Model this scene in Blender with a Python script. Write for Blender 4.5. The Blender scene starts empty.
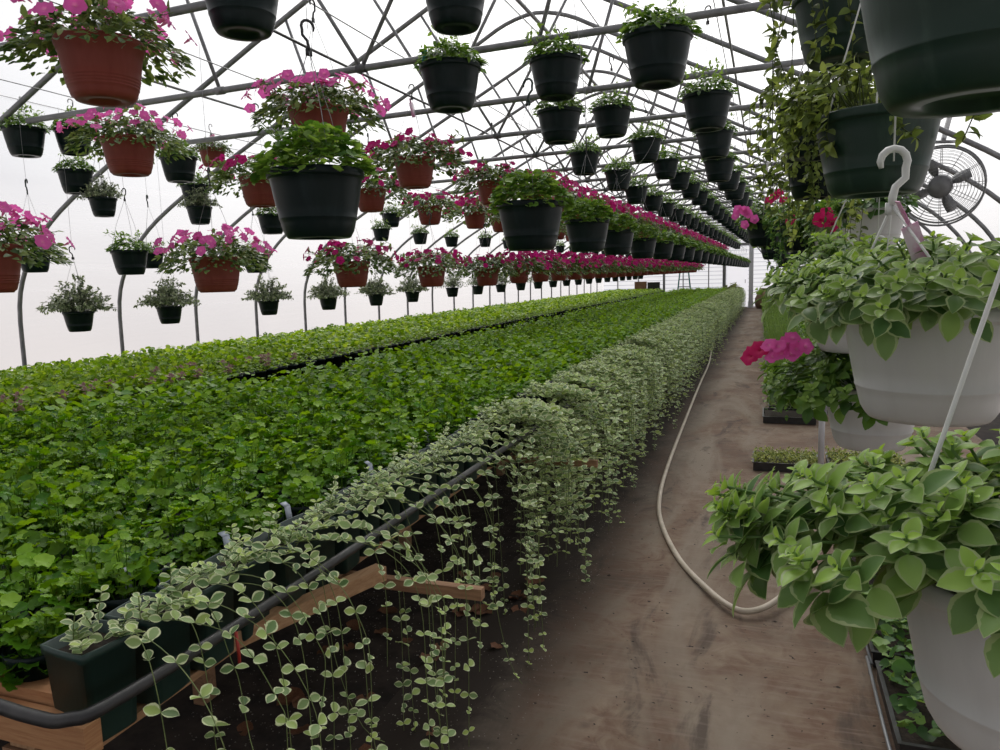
import bpy, math, random
import numpy as np
from mathutils import Vector, Matrix
C = bpy.context.scene.collection
rs = np.random.RandomState(7)
PI = math.pi
EYE = 1.5
# ------------------------------------------------------------------ helpers
def nv(v):
    v = np.asarray(v, float); return v / (np.linalg.norm(v) + 1e-12)

class MB:
    """collects geometry; one mesh object"""
    def __init__(s): s.V = []; s.F = {}; s.C = []; s.n = 0
    def add(s, V, F, col=(0.5, 0, 0)):
        V = np.asarray(V, float); m = len(V)
        s.V.append(V)
        col = np.asarray(col, float)
        if col.ndim == 1: col = np.tile(col[:3], (m, 1))
        s.C.append(col)
        for f in F:
            s.F.setdefault(len(f), []).append(np.asarray([f]) + s.n)
        s.n += m
    def scatter(s, T, M, L, rnd):
        """template T=(V,{k:F},G) placed with matrices M (n,3,3) and locations L (n,3); G = edge value per vertex; rnd (n,2)"""
        V, F, G = T; k = len(M); m = len(V)
        if k == 0: return
        P = np.einsum('nij,vj->nvi', M, V) + L[:, None, :]
        s.V.append(P.reshape(-1, 3))
        c = np.zeros((k, m, 3)); c[:, :, 0] = rnd[:, 0:1]; c[:, :, 1] = G[None]; c[:, :, 2] = rnd[:, 1:2]
        s.C.append(c.reshape(-1, 3))
        off = (np.arange(k) * m + s.n)[:, None, None]
        for q, f in F.items():
            s.F.setdefault(q, []).append((f[None] + off).reshape(-1, q))
        s.n += k * m
    def mesh(s, name, smooth=True):
        me = bpy.data.meshes.new(name)
        V = np.concatenate(s.V); Cc = np.concatenate(s.C)
        me.vertices.add(len(V)); me.vertices.foreach_set('co', V.ravel())
        loops = []; starts = []; tot = []; o = 0
        for q, fs in s.F.items():
            f = np.concatenate(fs).astype(np.int32); loops.append(f.ravel())
            starts.append(o + np.arange(len(f)) * q); tot.append(np.full(len(f), q)); o += f.size
        loops = np.concatenate(loops); starts = np.concatenate(starts).astype(np.int32)
        me.loops.add(len(loops)); me.loops.foreach_set('vertex_index', loops)
        me.polygons.add(len(starts)); me.polygons.foreach_set('loop_start', starts)
        me.update(calc_edges=True)
        me.polygons.foreach_set('use_smooth', np.full(len(starts), smooth, dtype=bool))
        a = me.attributes.new('col', 'FLOAT_COLOR', 'POINT')
        a.data.foreach_set('color', np.c_[Cc, np.ones(len(Cc))].ravel())
        me.validate(); me.update()
        return me
    def build(s, name, mat, parent=None, smooth=True):
        me = s.mesh(name, smooth)
        for m in (mat if isinstance(mat, (list, tuple)) else [mat]): me.materials.append(m)
        o = bpy.data.objects.new(name, me); C.objects.link(o)
        if parent is not None: o.parent = parent
        return o
    # --- primitives
    def box(s, lo, hi, col=(.5, 0, 0), R=None, c=None):
        x0, y0, z0 = lo; x1, y1, z1 = hi
        V = np.array([(x, y, z) for z in (z0, z1) for y in (y0, y1) for x in (x0, x1)], float)
        if R is not None: V = V @ np.array(R).T
        if c is not None: V = V + np.array(c)
        s.add(V, [(0, 2, 3, 1), (4, 5, 7, 6), (0, 1, 5, 4), (2, 6, 7, 3), (0, 4, 6, 2), (1, 3, 7, 5)], col)
    def beam(s, a, b, w, h, col=(.5, 0, 0)):
        a = np.array(a, float); b = np.array(b, float); d = nv(b - a)
        up = np.array([0, 0, 1.]) if abs(d[2]) < .9 else np.array([1., 0, 0])
        x = nv(np.cross(d, up)); u = np.cross(x, d)
        V = [p + x * sx * w / 2 + u * sz * h / 2 for p in (a, b) for sz in (-1, 1) for sx in (-1, 1)]
        s.add(V, [(0, 1, 3, 2), (4, 6, 7, 5), (0, 4, 5, 1), (2, 3, 7, 6), (0, 2, 6, 4), (1, 5, 7, 3)], col)
    def tube(s, P, r, n=8, col=(.5, 0, 0), cap=True):
        P = np.asarray(P, float); k = len(P)
        r = np.full(k, r) if np.isscalar(r) else np.asarray(r)
        T = np.gradient(P, axis=0); T /= np.linalg.norm(T, axis=1)[:, None] + 1e-12
        u = np.cross(T[0], [0, 0, 1.]);
        if np.linalg.norm(u) < .1: u = np.cross(T[0], [1., 0, 0])
        u = nv(u); rings = []
        for i in range(k):
            u = nv(u - T[i] * (u @ T[i])); w = np.cross(T[i], u)
            a = np.arange(n) / n * 2 * PI
            rings.append(P[i] + r[i] * (np.cos(a)[:, None] * u + np.sin(a)[:, None] * w))
        F = [(i * n + j, i * n + (j + 1) % n, (i + 1) * n + (j + 1) % n, (i + 1) * n + j) for i in range(k - 1) for j in range(n)]
        if cap: F += [tuple(range(n))[::-1], tuple((k - 1) * n + j for j in range(n))]
        s.add(np.concatenate(rings), F, col)
    def lathe(s, prof, n=40, cx=0, cy=0, sq=None, col=(.5, 0, 0)):
        a = np.arange(n) / n * 2 * PI; V = []
        for (r, z) in prof:
            x = np.cos(a); y = np.sin(a)
            if sq:
                m = np.maximum(abs(x), abs(y)) ** sq; x = x / m; y = y / m
            V.append(np.c_[cx + r * x, cy + r * y, np.full(n, z)])
        k = len(prof)
        F = [(i * n + j, i * n + (j + 1) % n, (i + 1) * n + (j + 1) % n, (i + 1) * n + j) for i in range(k - 1) for j in range(n)]
        s.add(np.concatenate(V), F, col)

def tag(o, label=None, cat=None, group=None, kind=None):
    for k, v in (('label', label), ('category', cat), ('group', group), ('kind', kind)):
        if v: o[k] = v
    return o
def empty(name, loc=(0, 0, 0), rz=0):
    o = bpy.data.objects.new(name, None); C.objects.link(o); o.location = loc; o.rotation_euler = (0, 0, rz)
    o.empty_display_size = .05
    return o
def copy_tree(o, parent=None, skip=()):
    c = o.copy(); C.objects.link(c); c.parent = parent
    for k in ('label', 'category', 'group'):
        if parent is None and k in c: del c[k]
    for ch in kids(o): copy_tree(ch, c)
    return c
_kids = {}
def kids(o):
    if o.name not in _kids: _kids[o.name] = list(o.children)
    return _kids[o.name]

# ------------------------------------------------------------------ materials
def mat(name):
    m = bpy.data.materials.new(name); m.use_nodes = True
    nt = m.node_tree; nt.nodes.clear()
    out = nt.nodes.new('ShaderNodeOutputMaterial')
    return m, nt, out
def N(nt, t, **kw):
    n = nt.nodes.new(t)
    for k, v in kw.items():
        if k in n.inputs.keys(): n.inputs[k].default_value = v
        else: setattr(n, k, v)
    return n
def ramp(nt, fac, stops):
    r = nt.nodes.new('ShaderNodeValToRGB'); e = r.color_ramp.elements
    while len(e) < len(stops): e.new(.5)
    for i, (p, c) in enumerate(stops):
        e[i].position = p; e[i].color = (*c, 1) if len(c) == 3 else c
    nt.links.new(fac, r.inputs[0]); return r.outputs[0]
def noise(nt, scale, detail=4, rough=.55, vec=None, dist=0):
    n = nt.nodes.new('ShaderNodeTexNoise'); n.inputs['Scale'].default_value = scale
    n.inputs['Detail'].default_value = detail; n.inputs['Roughness'].default_value = rough; n.inputs['Distortion'].default_value = dist
    if vec is not None: nt.links.new(vec, n.inputs['Vector'])
    return n.outputs['Fac']
def mix(nt, f, a, b, t='MIX'):
    m = nt.nodes.new('ShaderNodeMix'); m.data_type = 'RGBA'; m.blend_type = t
    for s, v in ((0, f), (6, a), (7, b)):
        if hasattr(v, 'is_linked') or hasattr(v, 'links'): nt.links.new(v, m.inputs[s])
        else: m.inputs[s].default_value = v if s == 0 else ((*v, 1) if len(v) == 3 else v)
    return m.outputs[2]
def objcoord(nt, scale=(1, 1, 1)):
    t = nt.nodes.new('ShaderNodeTexCoord'); mp = nt.nodes.new('ShaderNodeMapping'); mp.inputs['Scale'].default_value = scale
    nt.links.new(t.outputs['Object'], mp.inputs['Vector']); return mp.outputs[0]
def bump(nt, h, strength=.3, dist=.01):
    b = nt.nodes.new('ShaderNodeBump'); b.inputs['Strength'].default_value = strength; b.inputs['Distance'].default_value = dist
    nt.links.new(h, b.inputs['Height']); return b.outputs[0]

def simple(name, c1, c2=None, scale=8, rough=.5, metal=0., stretch=(1, 1, 1), bmp=0, spec=.5, lo=.35, hi=.7):
    m, nt, out = mat(name)
    p = N(nt, 'ShaderNodeBsdfPrincipled'); p.inputs['Roughness'].default_value = rough; p.inputs['Metallic'].default_value = metal
    p.inputs['Specular IOR Level'].default_value = spec
    if c2 is None: p.inputs['Base Color'].default_value = (*c1, 1)
    else:
        f = noise(nt, scale, 5, .6, objcoord(nt, stretch))
        nt.links.new(ramp(nt, f, [(lo, c1), (hi, c2)]), p.inputs['Base Color'])
        if bmp: nt.links.new(bump(nt, f, bmp), p.inputs['Normal'])
    nt.links.new(p.outputs[0], out.inputs[0]); return m

def leafmat(name, dark, mid, tip, edge=None, trans=.35, rough=.45, spec=.35, e0=.62, e1=.8):
    """col.r random per leaf, col.g 0 centre .. 1 margin, col.b 1 = young tip leaf"""
    m, nt, out = mat(name)
    a = nt.nodes.new('ShaderNodeAttribute'); a.attribute_name = 'col'
    sp = nt.nodes.new('ShaderNodeSeparateColor'); nt.links.new(a.outputs['Color'], sp.inputs[0])
    oi = nt.nodes.new('ShaderNodeObjectInfo')
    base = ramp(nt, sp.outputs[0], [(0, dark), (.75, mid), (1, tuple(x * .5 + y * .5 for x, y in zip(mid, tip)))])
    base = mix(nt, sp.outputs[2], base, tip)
    hv = nt.nodes.new('ShaderNodeHueSaturation'); nt.links.new(base, hv.inputs['Color'])
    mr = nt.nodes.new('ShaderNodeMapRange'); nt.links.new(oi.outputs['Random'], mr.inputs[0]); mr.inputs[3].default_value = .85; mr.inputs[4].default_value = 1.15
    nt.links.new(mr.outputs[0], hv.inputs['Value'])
    base = hv.outputs[0]
    if edge is not None:
        f = noise(nt, 90, 2, .5, objcoord(nt))
        ad = nt.nodes.new('ShaderNodeMath'); ad.operation = 'MULTIPLY_ADD'; nt.links.new(f, ad.inputs[0]); ad.inputs[1].default_value = .5
        nt.links.new(sp.outputs[1], ad.inputs[2])
        e = ramp(nt, ad.outputs[0], [(e0 + .25, (0, 0, 0)), (e1 + .25, (1, 1, 1))])
        base = mix(nt, e, base, edge)
    p = N(nt, 'ShaderNodeBsdfPrincipled'); p.inputs['Roughness'].default_value = rough; p.inputs['Specular IOR Level'].default_value = spec
    t = nt.nodes.new('ShaderNodeBsdfTranslucent')
    g = nt.nodes.new('ShaderNodeHueSaturation'); g.inputs['Hue'].default_value = .485; g.inputs['Saturation'].default_value = 1.1; g.inputs['Value'].default_value = 1.3
    nt.links.new(base, g.inputs['Color']); nt.links.new(g.outputs[0], t.inputs['Color'])
    nt.links.new(base, p.inputs['Base Color'])
    ms = nt.nodes.new('ShaderNodeMixShader'); ms.inputs[0].default_value = trans
    nt.links.new(p.outputs[0], ms.inputs[1]); nt.links.new(t.outputs[0], ms.inputs[2]); nt.links.new(ms.outputs[0], out.inputs[0])
    return m

M = {}
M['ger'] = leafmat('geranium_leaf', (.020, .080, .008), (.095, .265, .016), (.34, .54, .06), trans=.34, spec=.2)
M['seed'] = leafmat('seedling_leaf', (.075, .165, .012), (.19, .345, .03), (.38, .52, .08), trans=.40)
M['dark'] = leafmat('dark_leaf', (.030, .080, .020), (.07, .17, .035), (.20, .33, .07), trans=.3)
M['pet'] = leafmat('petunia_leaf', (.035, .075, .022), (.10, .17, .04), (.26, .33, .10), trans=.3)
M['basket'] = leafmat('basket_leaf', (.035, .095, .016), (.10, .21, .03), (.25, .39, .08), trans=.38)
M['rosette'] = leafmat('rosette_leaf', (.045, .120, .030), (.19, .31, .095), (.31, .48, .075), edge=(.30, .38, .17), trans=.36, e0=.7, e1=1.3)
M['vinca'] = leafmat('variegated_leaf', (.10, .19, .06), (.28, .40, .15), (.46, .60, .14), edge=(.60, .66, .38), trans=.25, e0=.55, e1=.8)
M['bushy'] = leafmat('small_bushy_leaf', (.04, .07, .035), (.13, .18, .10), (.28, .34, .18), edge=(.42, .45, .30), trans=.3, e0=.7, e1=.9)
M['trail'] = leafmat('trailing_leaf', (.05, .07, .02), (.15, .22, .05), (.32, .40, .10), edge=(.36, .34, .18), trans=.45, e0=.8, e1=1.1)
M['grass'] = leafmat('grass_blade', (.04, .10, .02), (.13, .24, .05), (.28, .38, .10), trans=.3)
M['lime'] = leafmat('lime_leaf', (.10, .15, .03), (.24, .30, .07), (.42, .44, .14), trans=.3)
M['stem'] = simple('green_stem', (.11, .16, .045), (.18, .22, .07), 30, .6)
M['redstem'] = simple('reddish_stem', (.13, .07, .03), (.20, .13, .06), 30, .6)

def flowermat(name, c0, c1, cc, trans=.3):
    m, nt, out = mat(name)
    a = nt.nodes.new('ShaderNodeAttribute'); a.attribute_name = 'col'
    sp = nt.nodes.new('ShaderNodeSeparateColor'); nt.links.new(a.outputs['Color'], sp.inputs[0])
    base = ramp(nt, sp.outputs[0], [(0, c0), (1, c1)])
    e = ramp(nt, sp.outputs[1], [(.0, (1, 1, 1)), (.35, (0, 0, 0))])
    base = mix(nt, e, base, cc)
    p = N(nt, 'ShaderNodeBsdfPrincipled'); p.inputs['Roughness'].default_value = .6; p.inputs['Specular IOR Level'].default_value = .2
    t = nt.nodes.new('ShaderNodeBsdfTranslucent'); nt.links.new(base, t.inputs['Color']); nt.links.new(base, p.inputs['Base Color'])
    ms = nt.nodes.new('ShaderNodeMixShader'); ms.inputs[0].default_value = trans
    nt.links.new(p.outputs[0], ms.inputs[1]); nt.links.new(t.outputs[0], ms.inputs[2]); nt.links.new(ms.outputs[0], out.inputs[0])
    return m
M['pink'] = flowermat('pink_petal', (.68, .07, .36), (.92, .20, .58), (.85, .35, .55), .45)
M['magenta'] = flowermat('magenta_petal', (.30, .004, .07), (.64, .022, .25), (.30, .01, .10), .45)
M['crimson'] = flowermat('crimson_petal', (.45, .005, .07), (.62, .02, .16), (.35, .01, .05), .4)

def potmat(name, c, dust, lo, hi, rough=.42, spec=.4):
    m, nt, out = mat(name)
    p = N(nt, 'ShaderNodeBsdfPrincipled'); p.inputs['Roughness'].default_value = rough; p.inputs['Specular IOR Level'].default_value = spec
    oc = objcoord(nt, (9, 9, 1.4)); f = noise(nt, 2.2, 5, .6, oc)
    nt.links.new(ramp(nt, f, [(lo, c), (hi, dust)]), p.inputs['Base Color'])
    nt.links.new(p.outputs[0], out.inputs[0]); return m
M['potdark'] = potmat('dark_green_plastic', (.005, .012, .0115), (.016, .027, .027), .5, .85, .36, .16)
M['potgreen'] = potmat('weathered_green_plastic', (.008, .026, .016), (.045, .078, .058), .5, .85, .42, .3)
M['potsq'] = potmat('dark_teal_plastic', (.012, .034, .027), (.020, .050, .040), .5, .85)
M['terra'] = potmat('terracotta_plastic', (.20, .040, .026), (.25, .058, .042), .4, .8, .55, .25)
M['potwhite'] = potmat('white_plastic', (.52, .52, .50), (.44, .44, .42), .45, .9, .4)
M['soil'] = simple('potting_soil', (.012, .008, .005), (.045, .030, .018), 60, .95, bmp=.5)
M['steel'] = simple('galvanised_steel', (.17, .172, .178), (.26, .262, .27), 14, .5, .35)
M['wire'] = simple('hanger_wire', (.25, .25, .26), None, rough=.45, metal=.3)
M['whitewire'] = simple('white_hanger_plastic', (.62, .63, .60), None, rough=.45)
M['black'] = simple('black_plastic', (.012, .012, .013), (.035, .034, .033), 20, .42, stretch=(1, 1, 1))
M['hook'] = simple('black_hook_plastic', (.015, .015, .017), None, rough=.4)
M['hookgreen'] = simple('dark_green_hook', (.012, .03, .024), None, rough=.4)
M['wood'] = simple('raw_lumber', (.36, .165, .07), (.48, .26, .12), 5, .75, stretch=(2, 2, 26), bmp=.15)
M['woodx'] = simple('weathered_lumber', (.22, .115, .06), (.36, .21, .115), 6, .8, stretch=(1.5, 14, 14), bmp=.15)
M['woody'] = simple('plank_lumber', (.30, .165, .08), (.46, .28, .15), 6, .8, stretch=(14, 1.5, 14), bmp=.15)
M['hose'] = simple('beige_hose', (.40, .34, .26), (.52, .45, .36), 12, .55)
M['tagw'] = simple('grey_white_tag', (.34, .38, .44), None, rough=.5)
M['tagp'] = simple('pink_price_tag', (.62, .16, .40), (.75, .62, .68), 14, .5, lo=.42, hi=.6)
M['burlap'] = simple('brown_burlap', (.20, .12, .075), (.30, .20, .13), 12, .9, bmp=.4)
M['ladder'] = simple('green_fibreglass', (.03, .16, .14), (.06, .22, .19), 10, .5)
M['cardboard'] = simple('brown_cardboard', (.20, .10, .06), (.28, .15, .09), 6, .85)
M['fan'] = simple('grey_enamel', (.16, .165, .17), (.24, .245, .25), 10, .45, .3)

# ground fabric: brown dusty woven cloth with stains
def ground_mat():
    m, nt, out = mat('dusty_ground_cloth')
    oc = objcoord(nt)
    f1 = noise(nt, 1.3, 6, .6, oc, .6); f2 = noise(nt, 7, 6, .65, oc, 1.5); f3 = noise(nt, 120, 3, .6, oc)
    base = ramp(nt, f1, [(.30, (.085, .060, .045)), (.5, (.18, .130, .090)), (.7, (.27, .21, .155))])
    base = mix(nt, ramp(nt, f2, [(.38, (.8, .8, .8)), (.62, (0, 0, 0))]), base, (.125, .072, .048))
    f5 = noise(nt, .9, 5, .62, objcoord(nt, (1.6, .55, 1)), 1.2); base = mix(nt, ramp(nt, f5, [(.45, (0, 0, 0)), (.62, (.85, .85, .85))]), base, (.225, .188, .145))
    f6 = noise(nt, 2.6, 5, .65, objcoord(nt, (1.5, .5, 1)), 1.0); base = mix(nt, ramp(nt, f6, [(.56, (0, 0, 0)), (.68, (.75, .75, .75))]), base, (.055, .040, .032))
    oc2 = objcoord(nt, (3, 30, 1)); f4 = noise(nt, 1.6, 4, .6, oc2)
    base = mix(nt, ramp(nt, f4, [(.5, (0, 0, 0)), (.75, (.5, .5, .5))]), base, (.24, .185, .15))
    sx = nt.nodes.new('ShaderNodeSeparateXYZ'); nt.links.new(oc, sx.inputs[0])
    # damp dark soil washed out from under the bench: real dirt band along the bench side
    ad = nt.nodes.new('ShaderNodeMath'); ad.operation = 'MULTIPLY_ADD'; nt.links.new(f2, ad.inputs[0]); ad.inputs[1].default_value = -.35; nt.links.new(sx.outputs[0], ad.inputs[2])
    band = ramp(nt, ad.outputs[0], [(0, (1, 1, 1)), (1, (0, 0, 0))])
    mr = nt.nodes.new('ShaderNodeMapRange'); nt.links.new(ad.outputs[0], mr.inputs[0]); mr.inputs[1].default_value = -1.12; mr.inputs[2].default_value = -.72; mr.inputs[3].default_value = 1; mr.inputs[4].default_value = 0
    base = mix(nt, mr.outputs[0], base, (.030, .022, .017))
    sp = ramp(nt, noise(nt, 38, 2, .5, oc), [(.70, (0, 0, 0)), (.74, (1, 1, 1))])
    base = mix(nt, sp, base, (.02, .014, .01))
    p = N(nt, 'ShaderNodeBsdfPrincipled'); p.inputs['Roughness'].default_value = .85; p.inputs['Specular IOR Level'].default_value = .25
    nt.links.new(base, p.inputs['Base Color'])
    w = nt.nodes.new('ShaderNodeTexWave'); w.inputs['Scale'].default_value = 55; nt.links.new(oc, w.inputs['Vector']); w.bands_direction = 'Y'
    h = mix(nt, .35, f2, w.outputs['Color']); h = mix(nt, .3, h, f3)
    nt.links.new(bump(nt, h, .35, .006), p.inputs['Normal'])
    nt.links.new(p.outputs[0], out.inputs[0]); return m
M['ground'] = ground_mat()
M['dirt'] = simple('bare_dirt', (.014, .010, .008), (.050, .036, .027), 9, .95, bmp=.6)

def film_mat():
    m, nt, out = mat('poly_film')
    tr = nt.nodes.new('ShaderNodeBsdfTransparent'); tr.inputs[0].default_value = (.95, .95, .955, 1)
    tl = nt.nodes.new('ShaderNodeBsdfTranslucent'); tl.inputs[0].default_value = (.93, .93, .94, 1)
    df = nt.nodes.new('ShaderNodeBsdfDiffuse'); df.inputs[0].default_value = (.8, .8, .8, 1)
    f = noise(nt, 1.0, 5, .6, objcoord(nt, (1.2, .25, 6)), .4)
    r = ramp(nt, f, [(.3, (.10, .10, .10)), (.8, (.30, .30, .30))])
    a = nt.nodes.new('ShaderNodeMixShader'); nt.links.new(r, a.inputs[0]); nt.links.new(tr.outputs[0], a.inputs[1]); nt.links.new(tl.outputs[0], a.inputs[2])
    b = nt.nodes.new('ShaderNodeMixShader'); b.inputs[0].default_value = .04; nt.links.new(a.outputs[0], b.inputs[1]); nt.links.new(df.outputs[0], b.inputs[2])
    nt.links.new(b.outputs[0], out.inputs[0]); return m
M['film'] = film_mat()

def siding_mat():
    m, nt, out = mat('white_corrugated_panel')
    oc = objcoord(nt)
    sx = nt.nodes.new('ShaderNodeSeparateXYZ'); nt.links.new(oc, sx.inputs[0])
    w = nt.nodes.new('ShaderNodeMath'); w.operation = 'FRACT'
    mu = nt.nodes.new('ShaderNodeMath'); mu.operation = 'MULTIPLY'; mu.inputs[1].default_value = 6.0; nt.links.new(sx.outputs[2], mu.inputs[0]); nt.links.new(mu.outputs[0], w.inputs[0])
    line = ramp(nt, w.outputs[0], [(.0, (.50, .51, .58)), (.13, (.56, .57, .62)), (.2, (.84, .85, .88)), (1, (.80, .81, .85))])
    d = nt.nodes.new('ShaderNodeBsdfDiffuse'); t = nt.nodes.new('ShaderNodeBsdfTranslucent')
    nt.links.new(line, d.inputs[0]); nt.links.new(line, t.inputs[0])
    ms = nt.nodes.new('ShaderNodeMixShader'); ms.inputs[0].default_value = .62
    nt.links.new(d.outputs[0], ms.inputs[1]); nt.links.new(t.outputs[0], ms.inputs[2]); nt.links.new(ms.outputs[0], out.inputs[0]); return m
M['siding'] = siding_mat()
def door_mat():
    m, nt, out = mat('white_door_panel')
    d = nt.nodes.new('ShaderNodeBsdfDiffuse'); t = nt.nodes.new('ShaderNodeBsdfTranslucent'); d.inputs[0].default_value = t.inputs[0].default_value = (.85, .85, .9, 1)
    ms = nt.nodes.new('ShaderNodeMixShader'); ms.inputs[0].default_value = .6; nt.links.new(d.outputs[0], ms.inputs[1]); nt.links.new(t.outputs[0], ms.inputs[2]); nt.links.new(ms.outputs[0], out.inputs[0]); return m
M['doorwhite'] = door_mat()
M['whitepost'] = simple('white_painted_post', (.55, .56, .60), (.66, .67, .70), 6, .5)

# ------------------------------------------------------------------ leaf templates (lie in x-y, y = along the leaf, z = up side)
def tmpl(V, F, G):
    D = {}
    for f in F: D.setdefault(len(f), []).append(f)
    return (np.array(V, float), {k: np.array(v) for k, v in D.items()}, np.array(G, float))
def ovate(width=.5, droop=.25, fold=.12, wide_at=.45):
    vs = [.0, .12, .3, .5, .7, .88, 1.]
    V = [(0, 0, 0)]; G = [.6]; rows = []
    for v in vs[1:-1]:
        w = width * (math.sin(PI * v ** (math.log(.5) / math.log(wide_at)))) ** .8
        z = -droop * v * v + .10 * v
        rows.append(len(V))
        V += [(-w / 2, v, z + fold * w), (-w / 4, v, z + fold * w * .2), (0, v, z - fold * w * .25), (w / 4, v, z + fold * w * .2), (w / 2, v, z + fold * w)]
        G += [1, .45, 0, .45, 1]
    V.append((0, 1, -droop + .08)); G.append(.9); e = len(V) - 1
    F = [(0, rows[0] + i + 1, rows[0] + i) for i in range(4)]
    for a, b in zip(rows, rows[1:]): F += [(a + i, a + i + 1, b + i + 1, b + i) for i in range(4)]
    F += [(rows[-1] + i, rows[-1] + i + 1, e) for i in range(4)]
    return tmpl(V, F, G)
def ovate_lo(width=.5, droop=.2):
    V = [(0, 0, 0), (-width / 2, .4, .05), (0, .45, -.03), (width / 2, .4, .05), (-width * .35, .75, -droop * .4), (width * .35, .75, -droop * .4), (0, 1, -droop)]
    return tmpl(V, [(0, 2, 1), (0, 3, 2), (1, 2, 6, 4), (2, 3, 5, 6)], [.5, 1, 0, 1, 1, 1, .9])
def lobed(n=18, ruffle=.22, cup=.45, lobes=6):
    """round scalloped geranium leaf, stalk at the origin (centre of the notch)"""
    V = [(0, .25, 0)]; G = [0]
    for j in range(n):
        a = -PI / 2 + (j + .5) / n * 2 * PI
        r = .5 * .55; V.append((r * math.cos(a), .35 + r * math.sin(a), cup * .10)); G.append(.5)
    for j in range(n):
        a = -PI / 2 + (j + .5) / n * 2 * PI
        r = .5 * (1 + .09 * math.cos(lobes * (a + PI / 2)))
        if j in (0, n - 1): r *= .75
        z = cup * .28 + ruffle * .5 * math.sin(lobes * a * .5 * 2 + .7) * .6
        V.append((r * math.cos(a), .35 + r * math.sin(a), z)); G.append(1)
    F = [(0, 1 + j, 1 + (j + 1) % n) for j in range(n) if j != n - 1]
    F += [(1 + j, 1 + n + j, 1 + n + (j + 1) % n, 1 + (j + 1) % n) for j in range(n) if j != n - 1]
    return tmpl(V, F, G)
def petal_disc(n=20, lobes=5):
    V = [(0, 0, -.35)]; G = [0]
    for rr, z, g in ((.22, -.05, .25), (.7, .06, .7), (1., .0, 1)):
        for j in range(n):
            a = j / n * 2 * PI; r = rr * (1 + (.10 * rr) * math.cos(lobes * a))
            V.append((r * math.cos(a), r * math.sin(a), z + (.10 * math.sin(lobes * a * 2 + 1) if rr > .9 else 0))); G.append(g)
    F = [(0, 1 + j, 1 + (j + 1) % n) for j in range(n)]
    for k in range(2):
        a, b = 1 + k * n, 1 + (k + 1) * n
        F += [(a + j, b + j, b + (j + 1) % n, a + (j + 1) % n) for j in range(n)]
    return tmpl(V, F, G)
OV = ovate(.52, .3, .15); OVB = ovate(.70, .38, .10, .5); ROUND = ovate(.78, .12, .10, .5); OVL = ovate_lo(.5); NARROW = ovate_lo(.34, .25)
LOB = lobed(18); LOB2 = lobed(10, .2); LOBLO = tmpl(*(lambda n: ([(0, .3, 0)] + [(.5 * math.cos(a), .35 + .5 * math.sin(a), .07 + .04 * math.sin(3 * a)) for a in [k / n * 2 * PI for k in range(n)]],
        [(0, 1 + k, 1 + (k + 1) % n) for k in range(n)], [0] + [1] * n))(7))
FLW = petal_disc(); FLWLO = petal_disc(10)

def frames(direction, normal, scale, roll=None):
    """matrices whose y column runs along direction and z column close to normal (both (n,3))"""
    y = direction / (np.linalg.norm(direction, axis=1)[:, None] + 1e-9)
    x = np.cross(y, normal); x /= np.linalg.norm(x, axis=1)[:, None] + 1e-9
    z = np.cross(x, y)
    return np.stack([x, y, z], axis=2) * np.asarray(scale).reshape(-1, 1, 1)
def rnd2(k, r, tip=0.):
    a = r.rand(k, 2); a[:, 1] = np.clip(tip * np.ones(k) if np.isscalar(tip) else tip, 0, 1); return a

# ------------------------------------------------------------------ plant builders (mesh only, origin at rim / soil level)
def dome_leaves(mb, T, k, rad, h, size, r, z0=0., up=.8, spread=1., tipf=.25, low=-.15, flat=.0):
    """k leaves on a mound of radius rad, height h"""
    a = r.rand(k) * 2 * PI; q = np.sqrt(r.rand(k)) * spread
    lvl = r.uniform(.45, 1.05, k)
    d = np.c_[np.cos(a), np.sin(a), np.zeros(k)]
    z = z0 + h * lvl * np.sqrt(np.clip(1 - (q * .93) ** 2, 0, 1)) + low * h * q ** 3
    L = d * (q * rad)[:, None]; L[:, 2] = z
    out = d * (.35 + .9 * q)[:, None] + np.c_[r.randn(k, 2) * .45, r.randn(k) * .25]
    out[:, 2] += (.25 - .5 * q)
    nrm = d * (q * .8)[:, None] + np.c_[r.randn(k, 2) * .35, np.full(k, up + .25)]
    s = size * r.uniform(.6, 1.2, k)
    Mx = frames(out, nrm, s); L = L - Mx[:, :, 1] * .35
    mb.scatter(T, Mx, L, rnd2(k, r, (r.rand(k) < tipf) * r.uniform(.3, 1, k) * lvl))
def stems_to(mb, P0, Ps, r0=.0012, n=3, col=(.5, 0, 0), sag=.0):
    for p in Ps:
        p = np.array(p); m = (P0 + p) / 2 + np.array([0, 0, sag]); mb.tube([P0, m, p], r0, n, col, cap=False)
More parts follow.
